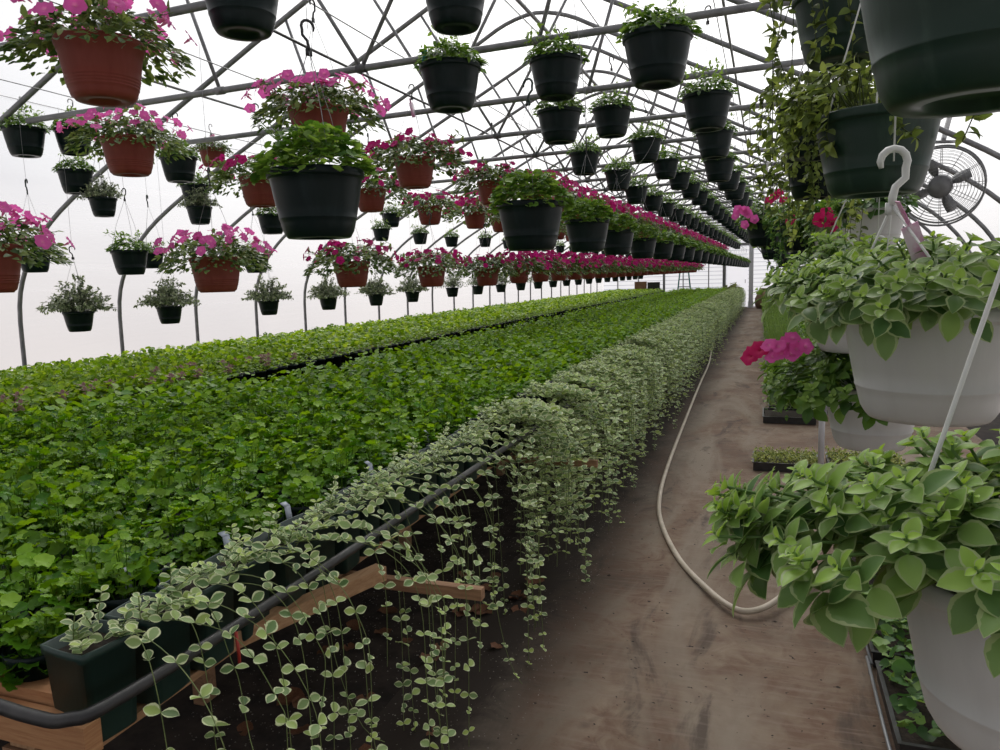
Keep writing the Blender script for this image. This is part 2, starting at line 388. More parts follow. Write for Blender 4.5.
def rosettes(mb, st, k, rad, h, size, r, T=OVB, pairs=5, stem_mb=None, low=-.25, ell=(1, 1)):
    """shoots ending in rosettes of opposite leaves, small bright leaves at the tip"""
    for i in range(k):
        a = r.rand() * 2 * PI; q = math.sqrt(r.rand())
        d = np.array([math.cos(a) * ell[0], math.sin(a) * ell[1], 0])
        base = d * rad * q * .35
        tip = d * rad * q + np.array([0, 0, h * (math.sqrt(max(0, 1 - (q * .95) ** 2)) * r.uniform(.6, 1.05)) + low * h * q ** 2])
        ax = nv(d * q * .75 + np.array([0, 0, .95 - .35 * q]) + r.randn(3) * .15)
        mid = base * .6 + tip * .4 + np.array([0, 0, h * .15])
        if st is not None: st.tube([base, mid, tip - ax * .01, tip], [.0022, .002, .0018, .0012], 5, (.5, 0, 0), cap=False)
        u = nv(np.cross(ax, r.randn(3))); w = np.cross(ax, u)
        for p in range(pairs):
            t = p / (pairs - 1)          # 0 tip .. 1 old
            pos = tip - ax * (.004 + .075 * t ** 1.3 * size / .06)
            s = size * (.28 + .85 * t ** .7) * r.uniform(.85, 1.1)
            th = p * PI / 2 + r.randn() * .2
            for sgn in (0, PI):
                e = math.cos(th + sgn) * u + math.sin(th + sgn) * w
                el = 1.0 - 1.0 * t
                dr = nv(e + ax * el + np.array([0, 0, -.10 * t]) + r.randn(3) * .12)
                nm = nv(ax - e * .3 * el + r.randn(3) * .12)
                Mx = frames(dr[None], nm[None], [s])
                mb.scatter(T, Mx, pos[None], np.array([[r.rand(), max(0, 1 - t * 1.7)]]))

def pot_profile(D=.29, d=.195, H=.2):
    R, b = D / 2, d / 2
    g = lambda z: b + (R * .94 - b) * (z / (H * .86)) ** .75
    P = [(.001, .012), (b * .55, .012), (b * .6, 0.0), (b * .95, 0.0), (b, .006)]
    P += [(g(z), z) for z in (H * .10, H * .2, H * .27)]
    P += [(g(H * .28) + .0014, H * .283), (g(H * .295) + .0014, H * .297), (g(H * .305), H * .303)]
    P += [(g(z), z) for z in (H * .45, H * .6, H * .75, H * .86)]
    P += [(R * .955, H * .875), (R * .985, H * .88), (R, H * .90), (R, H * .975), (R * .985, H), (R * .95, H), (R * .93, H * .97), (R * .90, H * .82), (.001, H * .80)]
    return P
def terra_profile(D=.29, d=.19, H=.2):
    R, b = D / 2, d / 2
    g = lambda z: b + (R * .93 - b) * (z / (H * .8)) ** .62
    P = [(.001, .012), (b * .5, .012), (b * .55, 0.0), (b * .95, 0.0), (b, .006)]
    for z in (.06, .10, .14): P += [(g(H * z), H * z)]
    for z in (.19, .24, .29, .34): P += [(g(H * z), H * z), (g(H * z) + .0025, H * (z + .012)), (g(H * z) + .0025, H * (z + .03)), (g(H * (z + .04)), H * (z + .038))]
    P += [(g(H * z), H * z) for z in (.5, .65, .78)]
    P += [(R * .955, H * .80), (R * .965, H * .88), (R * .99, H * .89), (R, H * .91), (R, H * .975), (R * .985, H), (R * .95, H), (R * .93, H * .97), (R * .90, H * .82), (.001, H * .80)]
    return P

def make_pot_mesh(name, kind, n=40, D=.29, d=.195, H=.2):
    mb = MB(); mb.lathe(terra_profile(D, d, H) if kind == 'terra' else pot_profile(D, d, H), n); return mb.mesh(name)
POTH = .2
def saucer(D, H):
    mb = MB(); R = D / 2; mb.lathe([(.001, -.012), (R * .62, -.012), (R * .70, -.006), (R * .76, .02), (R * .78, .026), (R * .75, .026), (R * .69, .002), (.001, .0)], 40); return mb

def hanger_mesh(rim, z_rim, zh, up_to, wire=.0011, hook_h=.075, nw=3, a0=.4):
    """wires from rim to the hook eye at z_rim+zh, hook above and line up to up_to"""
    w = MB(); top = np.array([0, 0, z_rim + zh])
    for i in range(nw):
        a = a0 + i * 2 * PI / nw
        p = np.array([rim * math.cos(a), rim * math.sin(a), z_rim])
        bow = np.array([math.cos(a), math.sin(a), 0]) * .012
        w.tube([p - np.array([0, 0, .012]), p, (p * .5 + top * .5) + bow, top], wire, 4, cap=False)
    if up_to > z_rim + zh + hook_h:
        w.tube([(0, 0, z_rim + zh + hook_h - .012), (.004, 0, (z_rim + zh + hook_h + up_to) / 2), (0, 0, up_to)], wire, 4, cap=False)
    return w
def hook_mb(h=.075, r=.0045, flat=.6):
    """question-mark hook, eye plate at z = 0, opening to -x; top of the curl at z = h"""
    mb = MB(); R = h * .27
    P = [(-.0, 0, -.012), (0, 0, .0), (.004, 0, h * .22), (R * .9, 0, h * .40)]
    for t in np.linspace(-.15, 1.15, 9) * PI: P.append((R * math.cos(t), 0, h - R + R * math.sin(t)))
    mb.tube(P, [r * .9, r * 1.1] + [r] * (len(P) - 4) + [r * .9, r * .6], 7)
    mb.box((-.010, -.0025, -.028), (.010, .0025, -.008))
    return mb

# ---- foliage mesh generators per basket kind
def fol_ger(seed, lo=False):
    r = np.random.RandomState(seed); mb = MB()
    dome_leaves(mb, LOB2 if not lo else LOBLO, 620 if not lo else 260, .18, .14, .034 if not lo else .048, r, z0=-.005, tipf=.45, low=-.35)
    a = r.rand(10) * 2 * PI
    for i in range(10):
        e = np.array([math.cos(a[i]) * .15, math.sin(a[i]) * .15, .12 + r.rand() * .035]); mb.tube([e * .5, e], .0015, 4, (.6, 0, .3), cap=False)
    return mb
def fol_green(seed, lo=False):
    r = np.random.RandomState(seed); mb = MB()
    dome_leaves(mb, OVL, 420 if not lo else 220, .165, .10, .042 if not lo else .052, r, z0=.0, tipf=.4, low=-.3)
    for i in range(14):
        a = r.rand() * 2 * PI; q = r.uniform(.3, 1); e = np.array([math.cos(a) * .16 * q, math.sin(a) * .16 * q, .10 + r.rand() * .04])
        k = 5; L = np.tile(e, (k, 1)) + r.randn(k, 3) * .008
        mb.tube([e * .3, e], .0012, 3, (.5, 0, .3), cap=False)
        mb.scatter(OVL, frames(r.randn(k, 3) + [0, 0, .6], r.randn(k, 3) * .4 + [0, 0, 1], np.full(k, .034)), L, rnd2(k, r, .7))
    return mb
def fol_pet(seed, lo=False):
    r = np.random.RandomState(seed); mb = MB()
    dome_leaves(mb, OVL, 900 if not lo else 380, .28, .12, .042 if not lo else .058, r, z0=-.01, tipf=.35, low=-.75)
    for i in range(26):
        a = r.rand() * 2 * PI; d = np.array([math.cos(a), math.sin(a), 0]); q = r.uniform(.6, 1.05)
        p = [d * .08, d * .16 + [0, 0, .05], d * .3 * q + [0, 0, r.uniform(-.08, .12)]]
        mb.tube(p, .0015, 3, (.4, 0, .2), cap=False)
        k = 8; t = r.uniform(.3, 1, k)[:, None]; L = p[1] * (1 - t) + p[2] * t
        mb.scatter(OVL, frames(r.randn(k, 3) + d * .8, r.randn(k, 3) * .5 + [0, 0, 1], r.uniform(.025, .045, k)), L, rnd2(k, r, .4))
    return mb
def flower_sites(seed, k, rad=.30, h=.13, rear=True):
    r = np.random.RandomState(seed); out = []
    for i in range(k):
        cl = i % 7; a = (cl / 7 * 2 * PI + seed) + r.randn() * .4; q = min(1.02, .3 + .22 * (i % 4) + r.rand() * .18)
        d = np.array([math.cos(a), math.sin(a), 0])
        p = d * rad * q; p[2] = h * (1.05 - .8 * q ** 2.2) + r.uniform(-.03, .045)
        nrm = nv(d * (q * 1.1) + np.array([0, 0, .75]) + r.randn(3) * .35)
        out.append((p, nrm, r.uniform(.022, .034), r.rand()))
    return out
def flower_mb(p, nrm, s, rv, T=FLW, local=False):
    mb = MB(); y = np.cross(nrm, [.3, .5, .1]); y = nv(y)
    Mx = frames(y[None], nrm[None], [s])
    loc = np.zeros((1, 3)) if local else np.array(p)[None]
    mb.scatter(T, Mx, loc, np.array([[rv, 0]]))
    if T is FLW: mb.tube([loc[0] - nrm * s * 1.1, loc[0] - nrm * s * .3], [s * .07, s * .2], 6, (.4, 0, 0), cap=False)
    return mb
def fol_bushy(seed, lo=False):
    r = np.random.RandomState(seed); mb = MB()
    for i in range(120 if not lo else 70):
        a = r.rand() * 2 * PI; q = math.sqrt(r.rand()); el = r.uniform(.15, 1.0)
        d = np.array([math.cos(a) * q, math.sin(a) * q, 0])
        tip = d * .25 + np.array([0, 0, .24 * (1 - q * q * .75) * r.uniform(.6, 1.1) - .05 * q])
        P = np.array([d * .05, d * .13 + [0, 0, tip[2] * .7 + .03], tip])
        mb.tube(P, .0011, 3, (.3, 0, 0), cap=False)
        k = 16 if not lo else 11
        t = r.uniform(.25, 1, k)[:, None]; L = (1 - t) ** 2 * P[0] + 2 * t * (1 - t) * P[1] + t * t * P[2]
        mb.scatter(OVL, frames(r.randn(k, 3) + d * .6, r.randn(k, 3) * .5 + [0, 0, 1], r.uniform(.020, .036, k)), L, rnd2(k, r, (t[:, 0] > .85) * .6))
    return mb
def fol_rosette(seed, big=True):
    r = np.random.RandomState(seed); mb = MB()
    rosettes(mb, mb, 46 if big else 34, .27, .13, .062, r, pairs=5, low=-.55)
    return mb
def fol_trail(seed, drop=.7, k=26, rad=.24, leaf=.035):
    r = np.random.RandomState(seed); mb = MB()
    for i in range(k):
        a = r.rand() * 2 * PI; d = np.array([math.cos(a), math.sin(a), 0]); R = rad * r.uniform(.6, 1.05); dz = -drop * r.uniform(.15, 1)
        P = np.array([d * .05, d * R * .6 + [0, 0, .11], d * R + [0, 0, .02], d * R * 1.02 + [0, 0, dz * .5], d * R * .95 + [0, 0, dz]]) + r.randn(5, 3) * .015
        t = np.linspace(0, 4, 17); Q = np.array([[np.interp(x, range(5), P[:, c]) for c in range(3)] for x in t])
        mb.tube(Q, .0014, 4, (.1, 0, 0), cap=False)
        n = 30; tt = r.uniform(1, 4, n); L = np.array([[np.interp(x, range(5), P[:, c]) for c in range(3)] for x in tt])
        mb.scatter(OV, frames(r.randn(n, 3) * .8 + d * .8 + [0, 0, -.3], r.randn(n, 3) * .5 + d * .5 + [0, 0, .8], r.uniform(.6, 1.3, n) * leaf), L, rnd2(n, r, (r.rand(n) < .25) * .8))
    dome_leaves(mb, OV, 120, rad, .12, leaf * 1.1, r, tipf=.3)
    return mb

# ------------------------------------------------------------------ the house shell
Y0, Y1 = -3.07, 33.0
XC, ZT = -2.27, 4.22
BOW = [(-6.87, 0), (-6.86, .8), (-6.84, 1.35), (-6.72, 1.68), (-6.52, 1.95), (-6.2, 2.22), (-5.6, 2.57), (-4.79, 2.98), (-3.96, 3.41), (-3.3, 3.74), (-2.9, 3.94), (-2.6, 4.09), (-2.27, 4.16)]
BOW = BOW + [(2 * XC - x, z) for x, z in BOW[::-1][1:]]
def smooth_curve(P, sub=3):
    P = np.array(P, float); out = []
    for i in range(len(P) - 1):
        p0 = P[max(i - 1, 0)]; p1 = P[i]; p2 = P[i + 1]; p3 = P[min(i + 2, len(P) - 1)]
        for j in range(sub):
            t = j / sub
            out.append(.5 * ((2 * p1) + (-p0 + p2) * t + (2 * p0 - 5 * p1 + 4 * p2 - p3) * t * t + (-p0 + 3 * p1 - 3 * p2 + p3) * t ** 3))
    out.append(P[-1]); return np.array(out)
BC = smooth_curve(BOW)
def bow_z(x):
    return float(np.interp(x, BC[:, 0], BC[:, 1]))
def tie_z(x): return 2.765 + .018 * (x + 1.8)

# floor: dirt everywhere, cloth in the aisle
mb = MB(); mb.box((-6.95, Y0, -.05), (2.45, Y1 + .1, 0))
tag(mb.build('floor', M['dirt']), kind='structure')
mb = MB(); nx, ny = 24, 240
xs = np.linspace(-1.25, 1.75, nx); ys = np.linspace(Y0, Y1, ny); r = np.random.RandomState(3)
V = []
for y in ys:
    for x in xs:
        V.append((x, y, .006 + .004 * math.sin(x * 9 + math.sin(y * 2.1) * 2) * math.sin(y * 3.3 + x) + .003 * math.sin(y * 11 + x * 5) + r.rand() * .002))
mb.add(V, [(j * nx + i, j * nx + i + 1, (j + 1) * nx + i + 1, (j + 1) * nx + i) for j in range(ny - 1) for i in range(nx - 1)])
tag(mb.build('floor_cloth', M['ground']), kind='structure')

def film_strip(name, pts, y0=Y0, y1=Y1, flip=False):
    mb = MB(); pts = np.array(pts); n = len(pts); ys = np.arange(y0, y1 + .3, .61 / 2); ys[-1] = y1; r = np.random.RandomState(1)
    V = []
    for j, y in enumerate(ys):
        sag = .012 * abs(math.sin((y - .59) / 1.22 * PI))
        for i, (x, z) in enumerate(pts):
            nx_, nz_ = x - XC, (z - 1.5) + 1.2; l = math.hypot(nx_, nz_)
            V.append((x + nx_ / l * (.03 - sag), y, z + nz_ / l * (.03 - sag)))
    F = [(j * n + i, j * n + i + 1, (j + 1) * n + i + 1, (j + 1) * n + i) for j in range(len(ys) - 1) for i in range(n - 1)]
    mb.add(V, F); return tag(mb.build(name, M['film']), kind='structure')
iL = int(np.argmin(abs(BC[:len(BC) // 2, 1] - 1.5))); iR = len(BC) - 1 - iL
film_strip('wall_left', BC[:iL + 1]); film_strip('ceiling', BC[iL:iR + 1]); film_strip('wall_right', BC[iR:])
# near gable (behind the camera): unseen, siding chosen to cut light from behind
mb = MB(); n = len(BC); V = [(x, Y0, z) for x, z in BC]; mb.add(V, [tuple(range(n))]); tag(mb.build('wall_front', M['siding'], smooth=False), kind='structure')
# far gable: white panels up to the bow, in strips
mb = MB(); k = 0
xs = np.unique(np.r_[np.linspace(-6.84, -1.64, 34), np.linspace(-1.64, -.78, 6), np.linspace(-.78, 2.30, 22)].round(6)); n = len(xs)
V = [(x, Y1 + .02, 1.9 if -1.63 < x < -.79 else 0) for x in xs] + [(x, Y1 + .02, max(.05, bow_z(x) + .02)) for x in xs]
iL_ = int(np.argmin(abs(xs + 1.64))); iR_ = int(np.argmin(abs(xs + .78))); V += [(-1.64, Y1 + .02, 1.9), (-.78, Y1 + .02, 1.9)]
F = []
for i in range(n - 1):
    a = 2 * n if i == iL_ else i; b = 2 * n + 1 if i + 1 == iR_ else i + 1
    F.append((a, b, n + i + 1, n + i))
mb.add(V, F)
tag(mb.build('wall_back', M['siding'], smooth=False), kind='structure')
# studs, plate and door of the far gable
for i, x in enumerate((-6.2, -5.3, -3.4, -2.35, .7)):
    mb = MB(); mb.box((x - .02, Y1 - .06, 0), (x + .02, Y1 + .01, bow_z(x) - .02)); tag(mb.build('trim_%d' % (i + 1), M['steel'], smooth=False), kind='structure')
for i, (x, w) in enumerate(((-4.2, .09), (-1.72, .13))):
    mb = MB(); mb.box((x - w / 2, Y1 - .1, 0), (x + w / 2, Y1 + .01, bow_z(x) - .02)); tag(mb.build('trim_%d' % (i + 6), M['steel'], smooth=False), kind='structure')
mb = MB(); mb.add([(-1.64, Y1 - .01, 0), (-.78, Y1 - .01, 0), (-.78, Y1 - .01, 1.9), (-1.64, Y1 - .01, 1.9)], [(0, 1, 2, 3)])
door = tag(mb.build('door_1', M['doorwhite'], smooth=False), kind='structure')
mb = MB(); mb.tube([(-.88, Y1 - .09, 1.0), (-.88, Y1 - .14, 1.0), (-.88, Y1 - .14, 1.14), (-.88, Y1 - .09, 1.14)], .012, 6); mb.build('door_handle', M['steel'], door)
mb = MB(); mb.box((-1.75, Y1 - .12, 2.53), (-.3, Y1 - .03, 2.64)); tag(mb.build('trim_8', M['steel'], smooth=False), kind='structure')
# tall white post by the aisle end with brace
po = empty('support_post', (-.64, 32.3, 0)); tag(po, 'tall white post standing at the far end of the aisle', 'post')
mb = MB(); mb.box((-.085, -.085, 0), (.085, .085, bow_z(-.64) - .06)); mb.build('post_shaft', M['whitepost'], po, smooth=False)
mb = MB(); mb.box((-.14, -.14, 0), (.14, .14, .03)); mb.box((-.1, -.1, .03), (.1, .1, .28)); mb.build('post_base', M['whitepost'], po, smooth=False)
mb = MB(); mb.tube([(.08, 0, 2.6), (.75, 0, 1.75)], .025, 8); mb.build('brace', M['steel'], po)

# bows with ties and webs: one truss frame per thing
def make_truss():
    t = empty('roof_truss', (0, 0, 0))
    mb = MB(); mb.tube([(x, 0, z) for x, z in BC], .021, 8); mb.build('bow', M['steel'], t)
    xa, xb = -5.02, .52
    mb = MB(); mb.tube([(x, 0, tie_z(x)) for x in np.linspace(xa, xb, 9)], .021, 8); mb.build('tie_pipe', M['steel'], t)
    for x0, x1 in ((-3.33, -3.62), (-2.3, -3.0), (-2.3, -1.6), (-1.2, -.95)):
        mb = MB(); z1 = bow_z(x1) - .02; mb.tube([(x0, 0, tie_z(x0) + .0), (x1, 0, z1)], .012, 6); mb.tube([(x0 - .03, 0, tie_z(x0)), (x0 + .03, 0, tie_z(x0))], .026, 8)
        mb.build('web_strut', M['steel'], t)
    return t
ty = [4.13 + 1.2 * k for k in range(-6, 25)]
ty = [y for y in ty if y < 32.9]
tr = make_truss()
for i, y in enumerate(ty):
    o = tr if i == 0 else copy_tree(tr)
    o.location = (0, y, 0)
    lab = 'grey steel bow frame with straight tie pipe carrying the plastic roof'
    if abs(y - 4.13) < .01: lab = 'grey bow frame whose tie pipe crosses highest in the photo, above the hanging baskets'
    elif abs(y - 5.33) < .01: lab = 'grey bow frame with the second highest tie pipe, landing beside the leftmost visible wall foot'
    tag(o, lab, 'truss', None if 'whose' in lab or 'second' in lab else 'bow frames along the greenhouse')
# roof purlins
def pur(x, z, r=.018, lab='', name='roof_purlin', m='steel'):
    mb = MB(); mb.tube([(x, y, z + .004 * math.sin(y)) for y in np.linspace(Y0 + .05, Y1 - .12, 30)], r, 7)
    return tag(mb.build(name, M[m]), lab, 'pipe')
pur(-2.27, 4.09, .02, 'ridge pipe running the length of the greenhouse under the roof peak')
pur(-4.5, bow_z(-4.5) - .05, .010, 'thin roof pipe running lengthwise on the left roof slope')
pur(-.3, bow_z(-.3) - .05, .010, 'thin roof pipe running lengthwise on the right roof slope')
# lines that carry the baskets
LINES = {-5.1: 2.86, -4.65: 2.84, -3.2: 2.84, -2.58: 2.88, -2.1: 2.84, -1.05: 3.08, -1.45: 3.08, -.33: 3.08, .3: 2.55}
LT = {-5.1: 'outermost', -4.65: 'second', -3.2: 'third', -2.58: 'black', -2.1: 'fourth', -1.05: 'seventh', -1.45: 'sixth', -.33: 'eighth', .3: 'aisle side'}
for i, (x, z) in enumerate(LINES.items()):
    mb = MB(); mb.tube([(x, y, z + .006 * math.sin(y * 1.7 + x)) for y in np.linspace(-.5, 32.6, 60)], .0035 if x != -2.58 else .009, 5)
    o = mb.build('hanging_line', M['black'] if x == -2.58 else M['steel'])
    tag(o, {'black': 'black drip irrigation line running lengthwise above the petunia baskets', 'aisle side': 'thin line carrying the baskets on the aisle\'s planted side'}.get(LT[x], 'thin grey lengthwise line carrying baskets, %s from the film wall side' % LT[x]), 'line')

# ------------------------------------------------------------------ benches
XE = -1.13           # pipe line
BZ = .60             # bench deck height
def bench(x0, x1, name_lab, y0, y1, n=3, edge=True):
    t = empty('plant_bench', (x0, y0, 0)); tag(t, name_lab, 'bench')
    L = y1 - y0; W = x1 - x0
    mb = MB()
    for x in np.arange(.0, W - .14, .12): mb.beam((x + .05, 0, BZ - .012), (x + .05, L, BZ - .012), .07, .018)
    tag(mb.build('deck', M['woody'], t, smooth=False))
    ys = np.arange(1.0, L, 1.62)
    for y in ys:
        mb = MB(); xx = W + (0 if not edge else .37 if y < 3 else .05)
        mb.beam((0, y, BZ - .04), (xx, y, BZ - .04), .03, .035); mb.build('crossbeam', M['woodx'], t, smooth=False)
        for x in (.06, W - .75):
            mb = MB(); mb.beam((x, y + .045, 0), (x, y + .045, BZ - .02), .07, .045); mb.build('leg', M['woodx'], t, smooth=False)
    return t
b1 = bench(-3.5, -1.16, 'long wooden bench beside the aisle, packed with geranium plants', 1.0, 31.6)
b2 = bench(-6.15, -3.93, 'long wooden bench nearest the film side, behind the geranium bench', 1.0, 32.2, edge=False)
# end boards and rails of the near bench
mb = MB(); mb.box((-3.5, .985, .60), (-1.22, 1.025, .665)); mb.build('end_board', M['wood'], b1, smooth=False).matrix_parent_inverse = Matrix.Translation((3.5, -1.0, 0))
mb = MB(); mb.box((-1.75, 1.03, .66), (-1.30, 1.10, .69)); mb.build('shim_board', M['wood'], b1, smooth=False).matrix_parent_inverse = Matrix.Translation((3.5, -1.0, 0))
mb = MB(); mb.beam((-1.36, 1.14, .615), (-1.115, 1.97, .605), .045, .045); mb.build('edge_plank', M['woody'], b1, smooth=False).matrix_parent_inverse = Matrix.Translation((3.5, -1.0, 0))
mb = MB(); mb.box((-1.47, 1.0, 0), (-1.27, 1.06, .57)); mb.build('leg', M['woodx'], b1, smooth=False).matrix_parent_inverse = Matrix.Translation((3.5, -1.0, 0))
# black pipe round the bench edge
mb = MB(); P = smooth_curve([(-3.2, .945, .70), (-2.2, .945, .71), (-1.5, .935, .72), (-1.28, .93, .714), (-1.205, .945, .712), (-1.165, 1.04, .715), (-1.14, 1.6, .72), (-1.12, 3.5, .725), (-1.12, 8, .725), (-1.12, 14, .73), (-1.12, 31.9, .73)], 5)
mb.tube(P, .0135, 10)
pp = mb.build('irrigation_pipe', M['black']); tag(pp, 'black plastic pipe bent round the corner of the near wooden bench', 'pipe')
mb = MB(); mb.tube([(-1.13, 1.32, .715), (-1.128, 1.322, .66), (-1.135, 1.33, .625)], .004, 6); mb.build('cable_tie', simple('red_tie', (.35, .03, .02)), pp)

# square pots along the bench edge + trailing vines
def square_pot(w=.063, h=.20):
    mb = MB(); mb.lathe([(.001, 0), (w * .80, 0), (w * .84, .005), (w * .97, h * .9), (w * 1.03, h * .9), (w * 1.04, h), (w * .97, h), (w * .93, h * .86), (.001, h * .84)], 32, sq=.86); return mb
def vine_mesh(seed, stems, dense=False):
    r = np.random.RandomState(seed); lv = MB(); st = MB()
    for i in range(stems):
        y0 = r.uniform(-.05, .05); zt = r.uniform(.01, .07); out = r.uniform(.15, .46) if not dense else r.uniform(.12, .42)
        zb = -r.uniform(.30, .80) if not dense else -r.uniform(.12, .86)
        dy = r.uniform(-.07, .07)
        P = smooth_curve([(0, y0, 0), (out * .35, y0 + dy * .3, zt), (out * .75, y0 + dy * .7, zt * .4), (out, y0 + dy, -.10), (out + .015, y0 + dy, zb * .5), (out + .01 + r.randn() * .01, y0 + dy + r.randn() * .012, zb)], 6)
        if r.rand() < .12:
            P[-9:] += np.linspace(0, 1, 9)[:, None] ** 2 * np.array([.12, r.uniform(-.1, .1), .06])
        st.tube(P, .0011, 4, (.5, 0, 0), cap=False)
        seg = np.r_[0, np.cumsum(np.linalg.norm(np.diff(P, axis=0), axis=1))]; Lt = seg[-1]
        s = .04; th = r.rand() * PI; kk = 0
        while s < Lt:
            p = np.array([np.interp(s, seg, P[:, c]) for c in range(3)])
            f = s / Lt; size = ((.031 if not dense else .036) if f < .85 else .023) * r.uniform(.8, 1.15)
            th += PI / 2 + r.randn() * .3
            for sg in (-1, 1):
                d = np.array([math.cos(th) * sg, math.sin(th) * sg, r.uniform(-.25, .45)])
                if p[2] > -.02: d = np.array([math.cos(th) * sg * .8, math.sin(th) * sg * .8, .35])
                nm = np.array([.45, -.15, .75]) + r.randn(3) * .25
                lv.scatter(ROUND, frames(d[None], nm[None], [size]), p[None], np.array([[r.rand(), (.9 if f > .93 else 0) if r.rand() < .8 else .5]]))
            s += r.uniform(.03, .055) if (s < .2) else r.uniform(.045, .095) if not dense else r.uniform(.034, .065)
            if r.rand() < .10 and not dense: s += .07
    # top rosette of short shoots on the pot
    for i in range(8 if not dense else 12):
        b = np.array([r.uniform(-.05, .07), r.uniform(-.06, .06), 0]); e = b + [r.uniform(-.02, .10), r.uniform(-.04, .04), r.uniform(.02, .10)]
        st.tube([b, (b + e) / 2 + [0, 0, .01], e], .0011, 4, (.5, 0, 0), cap=False)
        for q in range(4):
            p = b + (e - b) * (.3 + .23 * q); th = r.rand() * PI
            for sg in (-1, 1):
                d = np.array([math.cos(th) * sg, math.sin(th) * sg, .4])
                lv.scatter(ROUND, frames(d[None], (np.array([.2, 0, 1]) + r.randn(3) * .2)[None], [(.028 if q < 3 else .02) * r.uniform(.8, 1.1)]), p[None], np.array([[r.rand(), 1. if q == 3 and r.rand() < .6 else 0.]]))
    return lv, st
def make_vine(seed, stems, dense, withpot=True):
    t = empty('trailing_vine', (0, 0, 0))
    square_pot().build('pot', M['potsq'] if not dense else M['potdark'], t)
    mb = MB(); mb.box((-.052, -.052, .15), (.052, .052, .178)); mb.build('soil', M['soil'], t, smooth=False)
    lv, st = vine_mesh(seed, stems, dense)
    a = lv.build('leaves', M['vinca'], t); b = st.build('stems', M['stem'], t)
    for o in (a, b): o.location = (0, 0, .18)
    return t
near_pro = [make_vine(20 + i, (2, 4, 3, 4, 4, 3)[i], False) for i in range(6)]
mid_pro = [make_vine(40 + i, 10, True) for i in range(5)]
used = set()
def place(pro, loc, rz, sc=1.):
    if pro.name not in used: used.add(pro.name); o = pro
    else: o = copy_tree(pro)
    o.location = loc; o.rotation_euler = (0, 0, rz); o.scale = (sc, sc, sc)
    return o
r = np.random.RandomState(11)
y = 1.07; i = 0
vl = ['variegated vine in the green square pot nearest the bench corner, two short strands of leaves',
      'variegated vine spilling over the black pipe, second square pot from the bench corner',
      'variegated vine above the raw plank, third square pot from the bench corner',
      'variegated vine above the raw plank, fourth square pot from the bench corner']
while y < 31.3:
    far = y > 3.3
    pro = (mid_pro if far else near_pro)[i % (5 if far else 6)]
    o = place(pro, (-1.275 + r.uniform(-.008, .008), y, BZ + .003), r.uniform(-.12, .12) * (4 if far else 1), r.uniform(.86, 1.16) if far else 1.)
    if i < 4: tag(o, vl[i], 'trailing plant')
    elif not far: tag(o, 'variegated vine in a sparse run hanging past the near crossbeams of the bench', 'trailing plant', 'sparse variegated vines near the bench corner')
    else: tag(o, 'variegated vine merged in the dense green and white curtain down the bench side', 'trailing plant', 'dense variegated vines along the aisle')
    y += .15 if not far else .15; i += 1

# ------------------------------------------------------------------ geraniums and seedlings
def ger_mesh(seed, k=26, hi=True):
    r = np.random.RandomState(seed); mb = MB()
    a = r.rand(k) * 2 * PI; q = np.sqrt(r.rand(k)); d = np.c_[np.cos(a), np.sin(a), np.zeros(k)]
    z = .04 + (.15 + .035 * math.sin(seed * 2.3)) * (1 - q ** 2.2) * r.uniform(.45, 1.1, k) + .012 * r.randn(k)
    L = d * (q * .076)[:, None]; L[:, 2] = z
    out = d * (.4 + q)[:, None] + r.randn(k, 3) * .4; out[:, 2] = -.2 * q + .25 + .3 * r.randn(k)
    nm = d * (.55 * q)[:, None] + np.c_[r.randn(k, 2) * .42, np.full(k, 1.)]
    s = r.uniform(.024, .052, k) * (1.05 - .35 * (1 - q)) * (1 if hi else 1.25); Mx = frames(out, nm, s)
    tip = np.clip((1 - q) * 1.3 - .2, 0, 1) * (r.rand(k) < .85) * r.uniform(.5, 1, k)
    mb.scatter(LOB if hi else LOBLO, Mx, L - Mx[:, :, 1] * .3, rnd2(k, r, tip))
    if hi:
        for i in range(0, k, 2): mb.tube([(0, 0, .0), (L[i] * .6 + [0, 0, -.01]), L[i]], .0014, 3, (.3, 0, .2), cap=False)
    return mb
def seed_mesh(seed, k=30, hi=True, flowers=False):
    r = np.random.RandomState(seed); mb = MB()
    a = r.rand(k) * 2 * PI; q = np.sqrt(r.rand(k)); d = np.c_[np.cos(a), np.sin(a), np.zeros(k)]
    z = .12 + .07 * (1 - q ** 2) * r.uniform(.5, 1.1, k) + .012 * r.randn(k)
    L = d * (q * .08)[:, None]; L[:, 2] = z
    Mx = frames(d * (.4 + q)[:, None] + r.randn(k, 3) * .5, d * (.4 * q)[:, None] + np.c_[r.randn(k, 2) * .35, np.full(k, 1.)], r.uniform(.03, .055, k))
    mb.scatter(LOB2 if hi else LOBLO, Mx, L, rnd2(k, r, (r.rand(k) < .4) * (1 - q)))
    return mb
def make_potted(name, meshfn, seeds, leafm, potm='potdark', w=.070, h=.15):
    out = []
    pot = MB(); pot.lathe([(.001, 0), (w * .72, 0), (w * .76, .004), (w * .93, h * .88), (w, h * .88), (w, h), (w * .94, h), (w * .9, h * .85), (.001, h * .84)], 16); pme = None
    for s in seeds:
        t = empty(name)
        po_ = pot.build('pot', M[potm], t)
        f = meshfn(s).build('foliage', M[leafm], t); f.location = (0, 0, LIFT)
        out.append(t)
    return out
LIFT = .055
GER = make_potted('geranium_plant', lambda s: ger_mesh(s, 88), range(100, 107), 'ger')
SEED = make_potted('seedling_plant', lambda s: seed_mesh(s, 30), range(120, 125), 'seed')
sp = .150
def field(x0, x1, y0, y1, spx, spy, r):
    pts = []; j = 0; y = y0
    while y < y1:
        x = x0 + (spx / 2 if j % 2 else 0)
        while x <= x1: pts.append((x + r.randn() * .008, y + r.randn() * .008)); x += spx
        y += spy; j += 1
    return np.array(pts)
